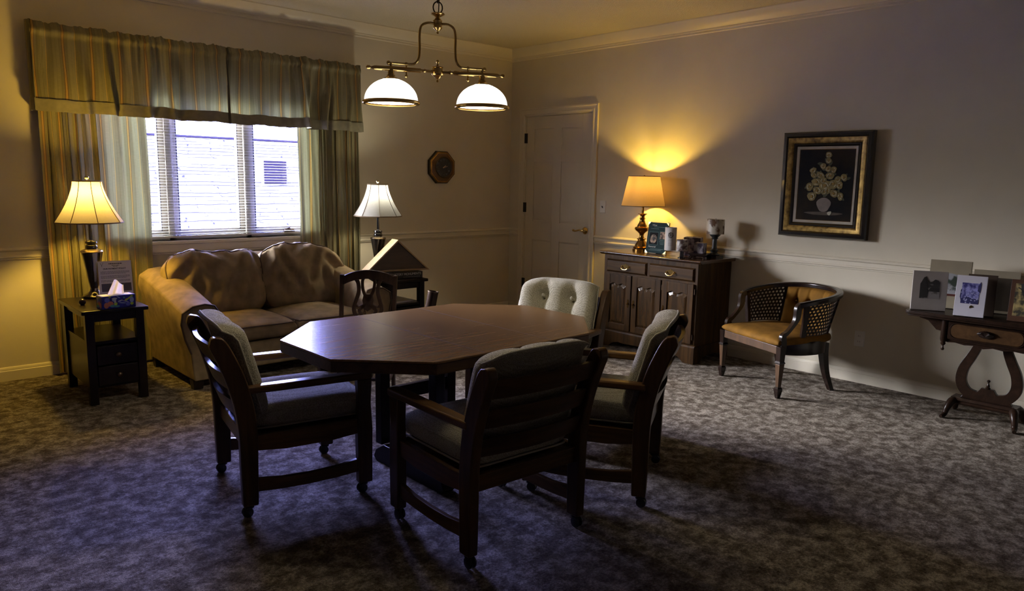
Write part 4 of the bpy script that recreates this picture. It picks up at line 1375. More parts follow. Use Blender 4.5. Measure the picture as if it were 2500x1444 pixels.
m.grid(lambda s_, v: ((r0 + (r1 - r0) * v) * math.cos(2 * PI * s_), (r0 + (r1 - r0) * v) * math.sin(2 * PI * s_), z0 + (z1 - z0) * v), 64, 4, closeu=True)
sh = m.obj('drum_shade', M_SHADE_B, bl_, recalc=False, sharp=70)
for z, r_ in ((z0, r0), (z1, r1)):
    MB().tube([((r_) * math.cos(2 * PI * k / 56), r_ * math.sin(2 * PI * k / 56), z) for k in range(56)], .003, 6, closed=True).obj('rim_trim', M_CAP, sh)
m = MB(); m.tube([(0, 0, .41), (0, 0, .45)], .013, 10)
for s_ in (-1, 1):
    m.tube(smooth_path([(0, 0, .44), (s_ * .055, 0, .47), (s_ * .055, 0, .56), (s_ * .02, 0, .62), (0, 0, .63)], 5), .0018, 6)
for k in range(3):
    a = 2 * PI * k / 3 + .3; m.tube([(0, 0, .632), (r1 * math.cos(a), r1 * math.sin(a), z1 - .002)], .0018, 5)
m.sphere((0, 0, .645), .008, 10)
m.obj('harp', M_BRASSD, bl_)
m = MB(); m.sphere((0, 0, .495), .030, 16, 1, 1, 1.25); m.obj('bulb', bulb_mat('lit_bulb_amber', K_WARM, 4), bl_)
lamp_light('lamp_light', P_BRASS_LAMP, K_WARM, bl_, (0, 0, .560), .02)

# ---- green memorial board and candles on the cabinet
M_GREEN = plain('dark_green_card', (.010, .034, .038), .6, var=.1, spec=.15)
pq = thing('memorial_board', 'dark green framed board with pictures and gold corners beside the brass lamp', 'picture board', (-.325, -2.060, ct), math.radians(-86))
# local x along width (away from lamp), front -y -> world -x
rx = math.radians(-9)
def tl(o): o.rotation_euler = (rx, 0, 0); return o
tl(B(0, .195, 0, .012, .004, .262).obj('board', M_GREEN, pq, bevel=.001))
M_GL = plain('teal_line', (.10, .20, .20), .5)
m = MB()
for (a, b, c, d) in ((.018, .108, .070, .182), (.120, .180, .120, .190)):
    for q in ((a, a + .0015, c, d), (b - .0015, b, c, d), (a, b, c, c + .0015), (a, b, d - .0015, d)):
        m.box(q[0], q[1], -.0012, 0, q[2], q[3])
tl(m.obj('border_lines', M_GL, pq))
M_PHOTO1 = two('photo_still', (.015, .012, .012), (.42, .30, .20), 26, .44, .62)
M_PHOTO2 = two('photo_flowers', (.05, .03, .02), (.50, .36, .28), 45, .42, .6)
tl(B(.024, .102, -.001, 0, .078, .175).obj('photo', plain('photo_black', (.008, .008, .010), .6, spec=.1), pq))
tl(MB().prism(arc(.063, .122, .032, 0, 345, 22, .038), -.0018, -.001, 'xz').obj('photo_portrait', M_PHOTO1, pq))
tl(B(.125, .176, -.001, 0, .126, .184).obj('photo', M_PHOTO2, pq))
def tlt(o): 
    return o
for k_, (z, x0, x1) in enumerate(((.222, .055, .175), (.207, .030, .105), (.036, .045, .170), (.026, .030, .150), (.112, .125, .178), (.101, .122, .176), (.090, .130, .172), (.079, .134, .170))):
    m = MB(); r_ = random.Random(40 + k_); x = x0
    while x < x1:
        w_ = min(r_.uniform(.003, .009), x1 - x); m.box(x, x + w_, -.0012, 0, z, z + .0035); x += w_ + .002
    tl(m.obj('small_print', M_GL, pq))
for body, sz, x, z in (('What', .020, .060, .238), ('Memorial', .019, .058, .056)):
    zz_ = z
    o = text_obj('board_text', body, sz, M_SILVER, pq, (x, -.0005 + zz_ * math.sin(-rx) * 1.0, zz_ * math.cos(rx)), (PI / 2 + rx, 0, 0))
    o.location = Matrix.Rotation(rx, 3, 'X') @ Vector((x, -.001, zz_))
M_GOLDC = plain('gold_corner', (.50, .38, .16), .25, 1)
for sx, sz in ((0, 0), (1, 0), (0, 1), (1, 1)):
    x0 = .195 if sx else 0; z0_ = .262 if sz else .004
    dx = -1 if sx else 1; dz = -1 if sz else 1
    tl(MB().prism([(x0 - dx * .003, z0_ - dz * .003), (x0 + dx * .024, z0_ - dz * .003), (x0 + dx * .017, z0_ + dz * .005), (x0 + dx * .006, z0_ + dz * .018), (x0 - dx * .003, z0_ + dz * .024)], -.003, .014, 'xz').obj('gold_corner', M_GOLDC, pq))
tl(MB().prism([(.02, 0), (.048, .20), (.11, .0)], .09, .094, 'yz').obj('easel_back', M_GREEN, pq)).rotation_euler = (0, 0, 0)

M_WAX = plain('white_wax', (.66, .63, .60), .5, var=.04)
M_WAXR = plain('candle_rim', (.30, .24, .17), .5)
cdl = thing('pillar_candle', 'tall white pillar candle with a round floral emblem on a clear base', 'candle', (-.345, -2.325, ct))
m = MB(); m.lathe([(0, 0), (.048, 0), (.050, .006), (.046, .014), (.030, .022), (.030, .030), (.049, .038), (.049, .044), (0, .044)], n=32); m.obj('glass_base', M_GLASS, cdl)
m = MB(); m.lathe([(0, .044), (.047, .044), (.047, .228), (.044, .232), (.040, .222), (0, .218)], n=40); m.obj('wax', M_WAX, cdl, sharp=50)
m = MB()
ang = math.atan2(-3.5, -5.0)
def onc(u, v, r_=.0475): 
    a = ang + u / .047
    return (r_ * math.cos(a), r_ * math.sin(a), v)
for q in range(10):
    a = 2 * PI * q / 10
    cu_, cv_ = .017 * math.cos(a), .020 * math.sin(a)
    ids = [m.vert(onc(cu_ + .006 * math.cos(b * PI / 4), .170 + cv_ + .007 * math.sin(b * PI / 4), .0478)) for b in range(8)]
    m.face(ids)
ids = [m.vert(onc(.009 * math.cos(b * PI / 5), .170 + .012 * math.sin(b * PI / 5), .0479)) for b in range(10)]; m.face(ids)
m.obj('floral_emblem', two('emblem_print', (.05, .05, .05), (.30, .28, .24), 160), cdl)
m = MB()
for z in (.132, .124, .106, .098, .090, .082):
    w_ = .018 if z != .132 else .014
    ids = [m.vert(onc(-w_, z, .0476)), m.vert(onc(0, z, .0478)), m.vert(onc(w_, z, .0476)), m.vert(onc(w_, z + .0022, .0476)), m.vert(onc(0, z + .0022, .0478)), m.vert(onc(-w_, z + .0022, .0476))]
    m.face([ids[0], ids[1], ids[4], ids[5]]); m.face([ids[1], ids[2], ids[3], ids[4]])
m.obj('printed_lines', bpy.data.materials['grey_ink'], cdl)
M_MIXW = two('embedded_wax_brown', (.46, .43, .40), (.07, .04, .035), 22, .44, .56, .45)
M_MIXP = two('embedded_wax_plum', (.40, .37, .40), (.045, .030, .055), 20, .42, .55, .45)
def candle(name, label, loc, r_, h, mat_, rz=0, square=False, z0=0):
    t = thing(name, label, 'candle', loc, rz)
    m = MB()
    if square: 
        m.box(-r_, r_, -r_, r_, z0, z0 + h); m.obj('wax', mat_, t, bevel=.004)
    else:
        m.lathe([(0, z0), (r_, z0), (r_, z0 + h - .004), (r_ - .003, z0 + h), (r_ - .008, z0 + h - .004), (0, z0 + h - .008)], n=36); m.obj('wax', mat_, t, sharp=50)
    m = MB(); m.tube([(0, 0, z0 + h - .01), (.001, 0, z0 + h + .008)], .0012, 6); m.obj('wick', M_INK, t)
    return t
g1 = candle('candle_on_stem', 'round cream and brown candle on a short black stem at the cabinet front', (-.430, -2.497, ct), .045, .088, M_MIXW, z0=.058)
m = MB(); m.lathe([(0, 0), (.030, 0), (.030, .006), (.016, .012), (.015, .050), (.034, .054), (.034, .058), (0, .058)], n=24); m.obj('black_stem', M_LAMPB, g1)
candle('block_candle', 'large plum and brown block candle at the back of the cabinet top', (-.150, -2.415, ct), .068, .150, M_MIXP, .4, True)
st1 = thing('carved_stand', 'low dark carved wooden stand under the small square candle', 'stand', (-.330, -2.600, ct), .25)
m = MB(); m.box(-.072, .072, -.072, .072, .030, .042); m.box(-.062, .062, -.062, .062, .020, .030)
for sx in (-1, 1):
    for sy in (-1, 1):
        m.taper((sx * .062, sy * .062, 0), .010, .010, (sx * .054, sy * .054, .020), .014, .014)
for sx in (-1, 1):
    m.box(sx * .060 - .004, sx * .060 + .004, -.05, .05, .006, .012); m.box(-.05, .05, sx * .060 - .004, sx * .060 + .004, .006, .012)
m.obj('stand_body', M_BARREL, st1, bevel=.002)
candle('square_candle', 'small square cream and plum candle on the low carved stand', (-.330, -2.600, ct + .0425), .040, .082, M_MIXP, .25, True)
pd = thing('candle_pedestal', 'tall dark turned pedestal at the right end of the cabinet top', 'candle holder', (-.190, -2.640, ct), 0)
m = MB(); m.box(-.052, .052, -.052, .052, 0, .020); m.lathe([(.046, .020), (.050, .028), (.036, .036), (.024, .046), (.030, .056), (.034, .064), (.022, .074), (.018, .10), (.020, .130), (.018, .150), (.030, .158), (.022, .164), (.036, .176), (.044, .186), (.044, .192), (0, .192)], n=28)
m.obj('pedestal_body', plain('verdigris_black', (.035, .040, .040), .35, var=.4, sc=40, bmp=.3), pd, sharp=35)
candle('pedestal_candle', 'wide cream candle with pressed leaves on top of the tall dark pedestal', (-.190, -2.640, ct + .1925), .070, .118, two('embedded_wax_leaf', (.50, .46, .38), (.12, .06, .03), 14, .46, .56, .45))

# ================================================================== PAINTING
pt = thing('framed_painting', 'framed still life of yellow roses in a vase with black and gold frame', 'painting', (-.030, -3.430, 1.036), 0)
pt.rotation_euler = (0, math.radians(-1.2), 0)
PW, PH = .328, .765
def loop(m, prof):
    """picture-frame moulding: prof = (inset, depth towards the room)"""
    ids = []
    for i, d in prof:
        ids.append([m.vert((-d, -PW + i, i)), m.vert((-d, PW - i, i)), m.vert((-d, PW - i, PH - i)), m.vert((-d, -PW + i, PH - i))])
    for a, b in zip(ids, ids[1:]):
        for k in range(4):
            m.face([a[k], a[(k + 1) % 4], b[(k + 1) % 4], b[k]])
    return m
M_FBLACK = plain('black_frame_wood', (.010, .008, .007), .25, var=.2, coat=.4)
M_FGOLD = two('gilt_band', (.44, .29, .08), (.08, .045, .015), 26, .36, .72, .4)
M_FGOLD.node_tree.nodes['Principled BSDF'].inputs['Metallic'].default_value = .7
loop(MB(), [(0, -.02), (0, .022), (.010, .034), (.030, .036), (.040, .028)]).obj('outer_frame', M_FBLACK, pt, sharp=30)
loop(MB(), [(.040, .0279), (.044, .030), (.064, .027), (.080, .016)]).obj('gilt_frame', M_FGOLD, pt, sharp=30)
loop(MB(), [(.080, .0159), (.084, .020), (.092, .019), (.104, .008)]).obj('inner_frame', M_FBLACK, pt, sharp=30)
loop(MB(), [(.104, .0079), (.106, .010), (.122, .004), (.124, .001)]).obj('linen_liner', plain('linen', (.42, .38, .32), .8), pt, sharp=30)
loop(MB(), [(.124, .0012), (.1265, .0022), (.1275, 0.0)]).obj('gold_fillet', M_BRASSD, pt, sharp=30)
M_CANVAS = two('dark_canvas', (.005, .006, .009), (.040, .024, .010), 3.2, .38, .75, .7, spec=.15)
B(-.002, .0005, -PW + .126, PW - .126, .126, PH - .126).obj('canvas', M_CANVAS, pt)
BQ = []
def paint(name, mat_, items, lift):
    """strokes of paint on the canvas: (y right-positive, z, ry, rz, angle)"""
    m = MB(); q = lift
    for (a, z, ra, rz_, g_) in items:
        q += .00003
        g_ = math.radians(g_)
        ids = []
        for k in range(18):
            t_ = 2 * PI * k / 18
            ex, ez = ra * math.cos(t_) * (1 + .12 * math.sin(3 * t_)), rz_ * math.sin(t_)
            ids.append((-(a + ex * math.cos(g_) - ez * math.sin(g_)), z + ex * math.sin(g_) + ez * math.cos(g_)))
        m.prism([(y_, z_) for y_, z_ in ids], -.002 - q, -.002, 'yz')
    BQ.append((m, mat_))
rs = random.Random(11)
roses = [(.012, .600, .019, .019), (.014, .560, .018, .017), (-.020, .520, .017, .019), (.015, .500, .018, .017), (.052, .495, .018, .020), (-.088, .490, .021, .017), (-.080, .455, .022, .015),
         (-.035, .455, .026, .019), (.030, .450, .026, .020), (.125, .440, .018, .023), (.085, .425, .018, .022), (-.060, .405, .030, .023), (-.012, .415, .022, .020), (.0, .380, .034, .029),
         (.055, .390, .030, .028), (.098, .385, .020, .024), (-.105, .370, .022, .026), (-.048, .345, .030, .022), (.068, .325, .028, .022), (-.085, .300, .028, .026), (.110, .305, .017, .024), (.0, .335, .022, .016), (.022, .345, .02, .02)]
roses = [(a * 1.08, z - .002, b * 1.22, c * 1.2) for a, z, b, c in roses]
leaves = [(a + rs.uniform(-.025, .025), z + rs.uniform(-.025, .02), .022, .010, rs.uniform(0, 180)) for a, z, b, c in roses for _ in range(2)]
paint('leaf_strokes', plain('leaf_paint', (.045, .050, .020), .6, var=.4), leaves, .0001)
paint('vase_strokes', plain('vase_paint', (.17, .135, .115), .5, var=.2), [(.0, .240, .052, .052, 0), (.0, .284, .024, .007, 0)], .0020)
paint('shelf_strokes', plain('shelf_paint', (.055, .036, .020), .6, var=.3), [(.0, .176, .14, .012, 0)], .0002)
p1 = []; p2 = []; p3 = []
for a, z, b, c in roses:
    p1.append((a, z, b, c, rs.uniform(-30, 30)))
    for k in range(6):
        t_ = rs.uniform(0, 2 * PI)
        p2.append((a + b * .55 * math.cos(t_), z + c * .55 * math.sin(t_), b * .30, c * .13, math.degrees(t_) + 90 + rs.uniform(-30, 30)))
    p3.append((a + b * rs.uniform(-.2, .2), z + c * rs.uniform(-.2, .2), b * .3, c * .25, rs.uniform(0, 180)))
paint('fallen_rose', plain('fallen_petal', (.42, .40, .30), .6), [(.045, .178, .012, .014, 30), (.053, .182, .009, .013, -20)], .0042)
paint('rose_strokes', plain('rose_paint', (.20, .155, .045), .6, var=.3, sc=30), p1, .0030)
paint('petal_strokes', plain('petal_paint', (.40, .36, .22), .6, var=.25, sc=30), p2, .0042)
paint('rose_heart_strokes', plain('heart_paint', (.25, .15, .02), .6, var=.2), p3, .0060)
allm = MB(); idx_ = []
for k, (mm, _m) in enumerate(BQ):
    off_ = len(allm.v); allm.v += mm.v
    allm.f += [tuple(q + off_ for q in f_) for f_ in mm.f]; idx_ += [k] * len(mm.f)
bq = allm.obj('painted_bouquet', [q[1] for q in BQ], pt, smooth=False, recalc=False)
bq.data.polygons.foreach_set('material_index', idx_)

# ================================================================== OCTAGON CLOCK
ck = thing('wall_clock', 'small octagonal wooden wall clock with a round black dial', 'clock', (-.935, 0, 1.520))
def octp(r_, squash=1): return [(r_ * math.cos(math.radians(22.5 + 45 * k)), r_ * math.sin(math.radians(22.5 + 45 * k)) * squash) for k in range(8)]
MB().frustum(octp(.172), octp(.166), 0, -.030, 'xz').obj('case_back', M_BARREL, ck, bevel=.003)
MB().frustum(octp(.158), octp(.150), -.030, -.036, 'xz').obj('beaded_band', M_BRASSD, ck)
MB().frustum(octp(.148), octp(.118), -.034, -.048, 'xz').obj('bezel', wood('clock_wood', (.16, .075, .02), (.08, .035, .012), 'x', .3), ck, bevel=.002)
m = MB()
m.lathe([(.099, -.047), (.104, -.054), (.098, -.058), (.092, -.054), (.090, -.047)], (0, 0, 0), 48, 'y', cap=False); m.obj('dial_ring', M_BRONZE, ck)
m = MB(); m.lathe([(0, -.050), (.093, -.050), (.093, -.047)], (0, 0, 0), 48, 'y'); m.obj('dial', M_LAMPB, ck)
for k, s_ in enumerate(('XII', 'I', 'II', 'III', 'IIII', 'V', 'VI', 'VII', 'VIII', 'IX', 'X', 'XI')):
    a = PI / 2 - k * PI / 6
    text_obj('numeral', s_, .024, bpy.data.materials.get('dial_grey') or plain('dial_grey', (.16, .16, .17), .5), ck, (.074 * math.cos(a), -.0508, .074 * math.sin(a)), (PI / 2, -(a - PI / 2) * -1 if 0 else 0, 0))
for a, L_, w_ in ((math.radians(12), .050, .006), (math.radians(38), .036, .008)):
    m = MB().ribbon([(-.012 * math.cos(a), -.012 * math.sin(a)), (0, 0), (L_ * .8 * math.cos(a), L_ * .8 * math.sin(a)), (L_ * math.cos(a), L_ * math.sin(a))], [w_ * .6, w_, w_ * .6, .001], -.053, -.0515)
    m.obj('clock_hand', bpy.data.materials.get('hand_rose') or plain('hand_rose', (.42, .28, .24), .3, .6), ck)
m = MB(); m.lathe([(.006, -.050), (.006, -.055), (0, -.056)], (0, 0, 0), 16, 'y'); m.obj('hand_boss', bpy.data.materials['hand_rose'], ck)
for dd_ in range(0):
    pass

# ================================================================== BARREL CHAIR
bc_ = thing('barrel_chair', 'gold velvet barrel chair with cane side panels and dark wood frame', 'chair', (-.755, -3.305, 0), math.radians(68.3))
PHM = math.radians(118)
def sgnp(v, p): return math.copysign(abs(v) ** p, v)
def bpos(ph, k, off=0.0):
    """k=0 seat level, k=1 top rail; off>0 moves inwards"""
    ax, ay = .292 + .026 * k - off, .245 + .072 * k - off
    zt = .690 - .068 * (abs(ph) / PHM) ** 2
    return Vector((ax * sgnp(math.sin(ph), .85), -.300 - .020 * k - ay * sgnp(math.cos(ph), .9), .40 + (zt - .40) * k))
def sweep_rect(fn, N, hw, hh, nrm=None):
    m = MB(); rings = []
    for k in range(N + 1):
        c, t = fn(k / N)
        n_ = t.cross(Vector((0, 0, 1))).normalized(); u = n_.cross(t).normalized()
        w_ = hw(k / N) if callable(hw) else hw
        rings.append([m.vert(c + n_ * a * w_ + u * b * hh) for a, b in ((-1, -1), (1, -1), (1, .6), (.6, 1), (-.6, 1), (-1, .6))])
    for a, b in zip(rings, rings[1:]):
        for j in range(6):
            m.face([a[j], a[(j + 1) % 6], b[(j + 1) % 6], b[j]])
    m.face(rings[0][::-1]); m.face(rings[-1])
    return m
def railfn(s_):
    ph = (s_ * 2 - 1) * PHM; e = .002
    c = bpos(ph, 1); t = (bpos(ph + e, 1) - bpos(ph - e, 1)).normalized()
    return c, t
sweep_rect(railfn, 64, lambda s_: .016 + .008 * math.cos((s_ - .5) * PI), .017).obj('top_rail', M_BARREL, bc_, bevel=.004)
def apr(s_):
    ph = (s_ * 2 - 1) * math.radians(140); e = .002
    g_ = lambda p: Vector((.292 * sgnp(math.sin(p), .85), -.285 - .258 * sgnp(math.cos(p), .9), .325))
    return g_(ph), (g_(ph + e) - g_(ph - e)).normalized()
sweep_rect(apr, 48, .012, .048).obj('seat_apron', M_BARREL, bc_, bevel=.003)
B(-.285, .285, -.030, -.006, .298, .352).obj('front_rail', M_BARRELL, bc_, bevel=.003)
P1, P2 = math.radians(50), math.radians(108)
for s_ in (-1, 1):
    # arm support sweeping down and forward to the seat
    e0 = bpos(s_ * PHM, 1)
    pts = smooth_path([(e0.x, e0.y - .02, e0.z), (e0.x, e0.y + .008, e0.z - .015), (e0.x + s_ * .002, e0.y + .014, e0.z - .08), (e0.x + s_ * .006, e0.y + .035, .50), (e0.x + s_ * .010, e0.y + .085, .445), (e0.x + s_ * .010, e0.y + .115, .425), (e0.x + s_ * .010, e0.y + .118, .395), (e0.x + s_ * .008, e0.y + .11, .33)], 6)
    m = MB().ribbon([(p[1], p[2]) for p in pts], [.034 + .010 * math.sin(k / len(pts) * 9) for k in range(len(pts))], s_ * .287 - .014, s_ * .287 + .014, 'yz')
    m.obj('arm_support', M_BARREL, bc_, bevel=.006, seg=3)
    # posts of the cane panel
    for ph, w_ in ((P1, .011), (P2, .016)):
        m = MB(); n_ = 8
        rings = []
        for k in range(n_ + 1):
            c = bpos(s_ * ph, k / n_); t = (bpos(s_ * ph + .01, .5) - bpos(s_ * ph - .01, .5)).normalized(); q = t.cross(Vector((0, 0, 1)))
            rings.append([m.vert(c + t * a * w_ + q * b * .012) for a, b in ((-1, -1), (1, -1), (1, 1), (-1, 1))])
        for a, b in zip(rings, rings[1:]):
            for j in range(4): m.face([a[j], a[(j + 1) % 4], b[(j + 1) % 4], b[j]])
        m.face(rings[0][::-1]); m.face(rings[-1])
        m.obj('side_post', M_BARREL, bc_)
    # woven cane: a sheet pierced by rows of small round holes
    m = MB(); nu, nv = 11, 10
    for j in range(nv):
        for i in range(nu + (j % 2)):
            sh_ = -.5 * (j % 2)
            def cp(a, b):
                fu, fv = min(1, max(0, (i + sh_ + a) / nu)), (j + b) / nv
                return bpos(s_ * (P1 + (P2 - P1) * fu), .03 + .93 * fv)
            out = [m.vert(cp(*q)) for q in ((1, .5), (1, 1), (.5, 1), (0, 1), (0, .5), (0, 0), (.5, 0), (1, 0))]
            inn = [m.vert(cp(.5 + .31 * math.cos(k * PI / 4), .5 + .31 * math.sin(k * PI / 4))) for k in range(8)]
            for k in range(8):
                m.face([out[k], out[(k + 1) % 8], inn[(k + 1) % 8], inn[k]])
    o = m.obj('cane_panel', M_CANE if 'M_CANE' in globals() else M_BARREL, bc_)
    sd_ = o.modifiers.new('thick', 'SOLIDIFY'); sd_.thickness = .003
    # sabre back leg
    lp = smooth_path([(s_ * .225, -.455, .34), (s_ * .228, -.462, .24), (s_ * .236, -.485, .12), (s_ * .255, -.525, 0)], 4)
    m = MB()
    for a, b in zip(lp, lp[1:]):
        w0 = .016 + .010 * (a[2] / .34); w1 = .016 + .010 * (b[2] / .34)
        m.taper((a[0], a[1], a[2]), w0, w0, (b[0], b[1], b[2]), w1, w1)
    m.obj('back_leg', M_BARREL, bc_)
    # spade-foot front leg
    x = s_ * .300; y = -.022
    m = MB(); m.taper((x, y, .255), .020, .020, (x, y, .352), .023, .023); m.obj('leg_block', M_BARREL, bc_, bevel=.002)
    m = MB(); m.taper((x, y, .075), .0125, .0125, (x, y, .235), .021, .021)
    lg = m.obj('front_leg', M_BARRELL, bc_, bevel=.002)
    m = MB(); m.taper((x, y, .235), .019, .019, (x, y, .243), .025, .025); m.taper((x, y, .243), .025, .025, (x, y, .256), .018, .018)
    m.obj('leg_collar', M_BARREL, lg)
    m = MB(); m.taper((x, y, 0), .011, .011, (x, y, .055), .020, .020); m.taper((x, y, .055), .020, .020, (x, y, .068), .020, .020); m.taper((x, y, .068), .020, .020, (x, y, .078), .013, .013)
    m.obj('spade_foot', M_BARREL, lg)
# velvet seat
def sfn2(a, b, top):
    u, v = math.sin((a * 2 - 1) * PI / 2), math.sin((b * 2 - 1) * PI / 2)
    y = -.268 + .272 * v
    half = .300 - .055 * max(0, -v) ** 2 - .045 * max(0, -v) ** 6
    e = max(0, (1 - abs(u) ** 9) * (1 - abs(v) ** 9)) ** .3
    z = .372 + ((.036 + .014 * (1 - u * u) * (1 - v * v)) if top else -.024) * e
    return (u * half, y + .012 * (1 - u * u) * max(0, v), z)
m = MB(); m.grid(lambda a, b: sfn2(a, b, True), 30, 30); m.grid(lambda a, b: sfn2(a, b, False), 30, 30, flip=True)
m.obj('seat', M_VELVET, bc_, sharp=80)
# tufted inner back
tuft = [(-.5, .78), (0, .62), (.5, .78), (-.25, .30), (.25, .30), (-.75, .30), (.75, .30)]
tuft = [(-.62, .66), (-.21, .66), (.21, .66), (.62, .66), (-.42, .28), (0, .28), (.42, .28)]
def vb(a, b):
    u = a * 2 - 1
    ph = u * (P1 - .02)
    k = -.10 + 1.05 * b
    e = max(0, (1 - abs(u) ** 10) * (1 - abs(b * 2 - 1) ** 10)) ** .3
    off = .052 * e
    for tu, tk in tuft:
        r2 = ((u - tu) * .24) ** 2 + ((b - tk) * .27) ** 2
        off -= .026 * math.exp(-r2 / .0005) + .008 * math.exp(-r2 / .003)
        if b > tk - .02 and tk > .5: off -= .009 * math.exp(-((u - tu) * .24) ** 2 / .00012)
    for x0, y0, x1, y1 in ((-.62, .66, -.42, .28), (-.21, .66, -.42, .28), (-.21, .66, 0, .28), (.21, .66, 0, .28), (.21, .66, .42, .28), (.62, .66, .42, .28)):
        px_, py_ = (u - x0) * .24, (b - y0) * .27; qx, qy = (x1 - x0) * .24, (y1 - y0) * .27
        t_ = max(0, min(1, (px_ * qx + py_ * qy) / (qx * qx + qy * qy)))
        off -= .010 * math.exp(-((px_ - t_ * qx) ** 2 + (py_ - t_ * qy) ** 2) / .00012)
    return bpos(ph, k, max(off, .002))
m = MB(); m.grid(vb, 72, 48); m.grid(lambda a, b: bpos((a * 2 - 1) * (P1 - .02), -.10 + 1.05 * b, -.006), 24, 6, flip=True)
bk2 = m.obj('upholstered_back', M_VELVET, bc_, sharp=80)
for tu, tk in tuft:
    m = MB(); m.sphere((0, 0, 0), .008, 10)
    m.obj('button', M_VELVET, bk2, loc=bpos(tu * (P1 - .02), -.10 + 1.05 * tk, .026))

# ================================================================== LYRE TABLE
ly = thing('lyre_table', 'dark walnut side table on a lyre-shaped pedestal, holding picture albums', 'table', (-.300, -4.650, 0), math.radians(-90))
tp = [(-.40, -.235), (.40, -.235), (.425, -.225), (.435, -.20), (.435, .20), (.425, .225), (.40, .235), (-.40, .235), (-.425, .225), (-.435, .20), (-.435, -.20), (-.425, -.225)]
MB().prism(tp, .638, .660, 'xy').obj('table_top', M_LYRE, ly, bevel=.006, seg=3)
MB().prism([(a * .975, b * .96) for a, b in tp], .628, .640, 'xy').obj('top_moulding', M_LYRE, ly, bevel=.003)
B(-.215, .235, -.165, .165, .495, .630).obj('apron_box', M_LYRE, ly, bevel=.003)
m = MB().prism([(-.215, .495), (-.19, .486), (-.15, .490), (-.10, .482), (-.05, .488), (0, .476), (.05, .488), (.10, .482), (.15, .490), (.20, .486), (.235, .495)], -.168, -.155, 'xz'); m.obj('scalloped_edge', M_LYRE, ly)
def rrect(x0, x1, z0, z1, r_):
    return arc(x1 - r_, z1 - r_, r_, 0, 90, 5) + arc(x0 + r_, z1 - r_, r_, 90, 180, 5) + arc(x0 + r_, z0 + r_, r_, 180, 270, 5) + arc(x1 - r_, z0 + r_, r_, 270, 360, 5)
dr = MB().prism(rrect(-.195, .215, .508, .618, .008), -.174, -.160, 'xz').obj('drawer', M_LYRE, ly, bevel=.002)
MB().frustum(rrect(-.180, .200, .520, .606, .035), rrect(-.176, .196, .524, .602, .032), -.174, -.178, 'xz').obj('drawer_panel', M_LYREL, dr)
pth = [(p[0], -.1785, p[1]) for p in rrect(-.182, .202, .518, .608, .036)]
MB().tube(pth, .0025, 6, closed=True).obj('drawer_bead', M_LYRE, dr)
m = MB(); m.sphere((0, 0, 0), .030, 20, 1.45, .5, .75)
for k in range(7):
    a = PI * (k + .5) / 7
    m.tube([(.0, -.012, -.01), (.022 * math.cos(a), -.017, .006 + .010 * math.sin(a)), (.044 * math.cos(a), -.008, .022 * math.sin(a) - .004)], [.003, .006, .004], 6)
m.obj('carved_pull', M_BARREL, dr, loc=(.010, -.184, .566))
for x in (-.215, .235):
    m = MB(); m.lathe([(.0, .430), (.008, .434), (.010, .442), (.006, .450), (.005, .462), (.012, .468), (.015, .476), (.011, .482), (.016, .490), (.019, .50), (.019, .620), (.0, .620)], (x, -.165, 0), 16)
    m.obj('turned_drop', M_LYRE, ly, sharp=35)
    s_ = -1 if x < 0 else 1
    m = MB().prism([(x, .628), (x + s_ * .165, .628), (x + s_ * .15, .612), (x + s_ * .10, .600), (x + s_ * .075, .575), (x + s_ * .05, .550), (x + s_ * .012, .545), (x, .520)], -.150, -.128, 'xz')
    m.obj('leaf_bracket', M_LYRE, ly, bevel=.002)
m = MB()
for s_ in (-1, 1):
    cx = .010
    pth = smooth_path([(cx + s_ * .078, .505), (cx + s_ * .080, .455), (cx + s_ * .105, .390), (cx + s_ * .140, .310), (cx + s_ * .147, .230), (cx + s_ * .115, .170), (cx + s_ * .060, .148), (cx + s_ * .0, .140)], 6)
    n_ = len(pth)
    m.ribbon(pth, [.042 + .018 * math.sin(min(1, k / n_ * 1.4) * PI / 2) for k in range(n_)], -.016, .016)
m.prism([(-.13, .125), (.15, .125), (.12, .165), (.06, .180), (.045, .205), (-.025, .205), (-.04, .180), (-.10, .165)], -.0155, .0155, 'xz')
m.obj('lyre', M_LYRE, ly, bevel=.003)
m = MB(); m.lathe([(.014, .203), (.015, .210), (.008, .216), (.010, .224), (.005, .236), (.004, .244), (.009, .250), (.009, .258), (0, .263)], (.010, 0, 0), 16); m.obj('lyre_finial', M_LYRE, ly)
m = MB().prism([(-.05, .085), (.05, .085), (.058, .095), (.050, .105), (.056, .112), (.050, .128), (-.050, .128), (-.056, .112), (-.050, .105), (-.058, .095)], -.170, .180, 'yz')
m.obj('pedestal_bar', M_LYRE, ly)
for sx in (-1, 1):
    for sy in (-1, 1):
        x = .005 + sx * .155
        pth = smooth_path([(x, sy * .030, .108), (x + sx * .012, sy * .062, .098), (x + sx * .024, sy * .088, .060), (x + sx * .030, sy * .098, .026), (x + sx * .036, sy * .122, .014), (x + sx * .040, sy * .142, .012)], 4)
        n_ = len(pth)
        MB().tube(pth, [.022, .023, .024, .024, .024, .023, .022, .021, .019, .018, .017, .0165, .016, .0155, .015, .014, .013, .0125, .012, .011, .010][:n_], 10).obj('scroll_foot', M_LYRE, ly, sharp=60)

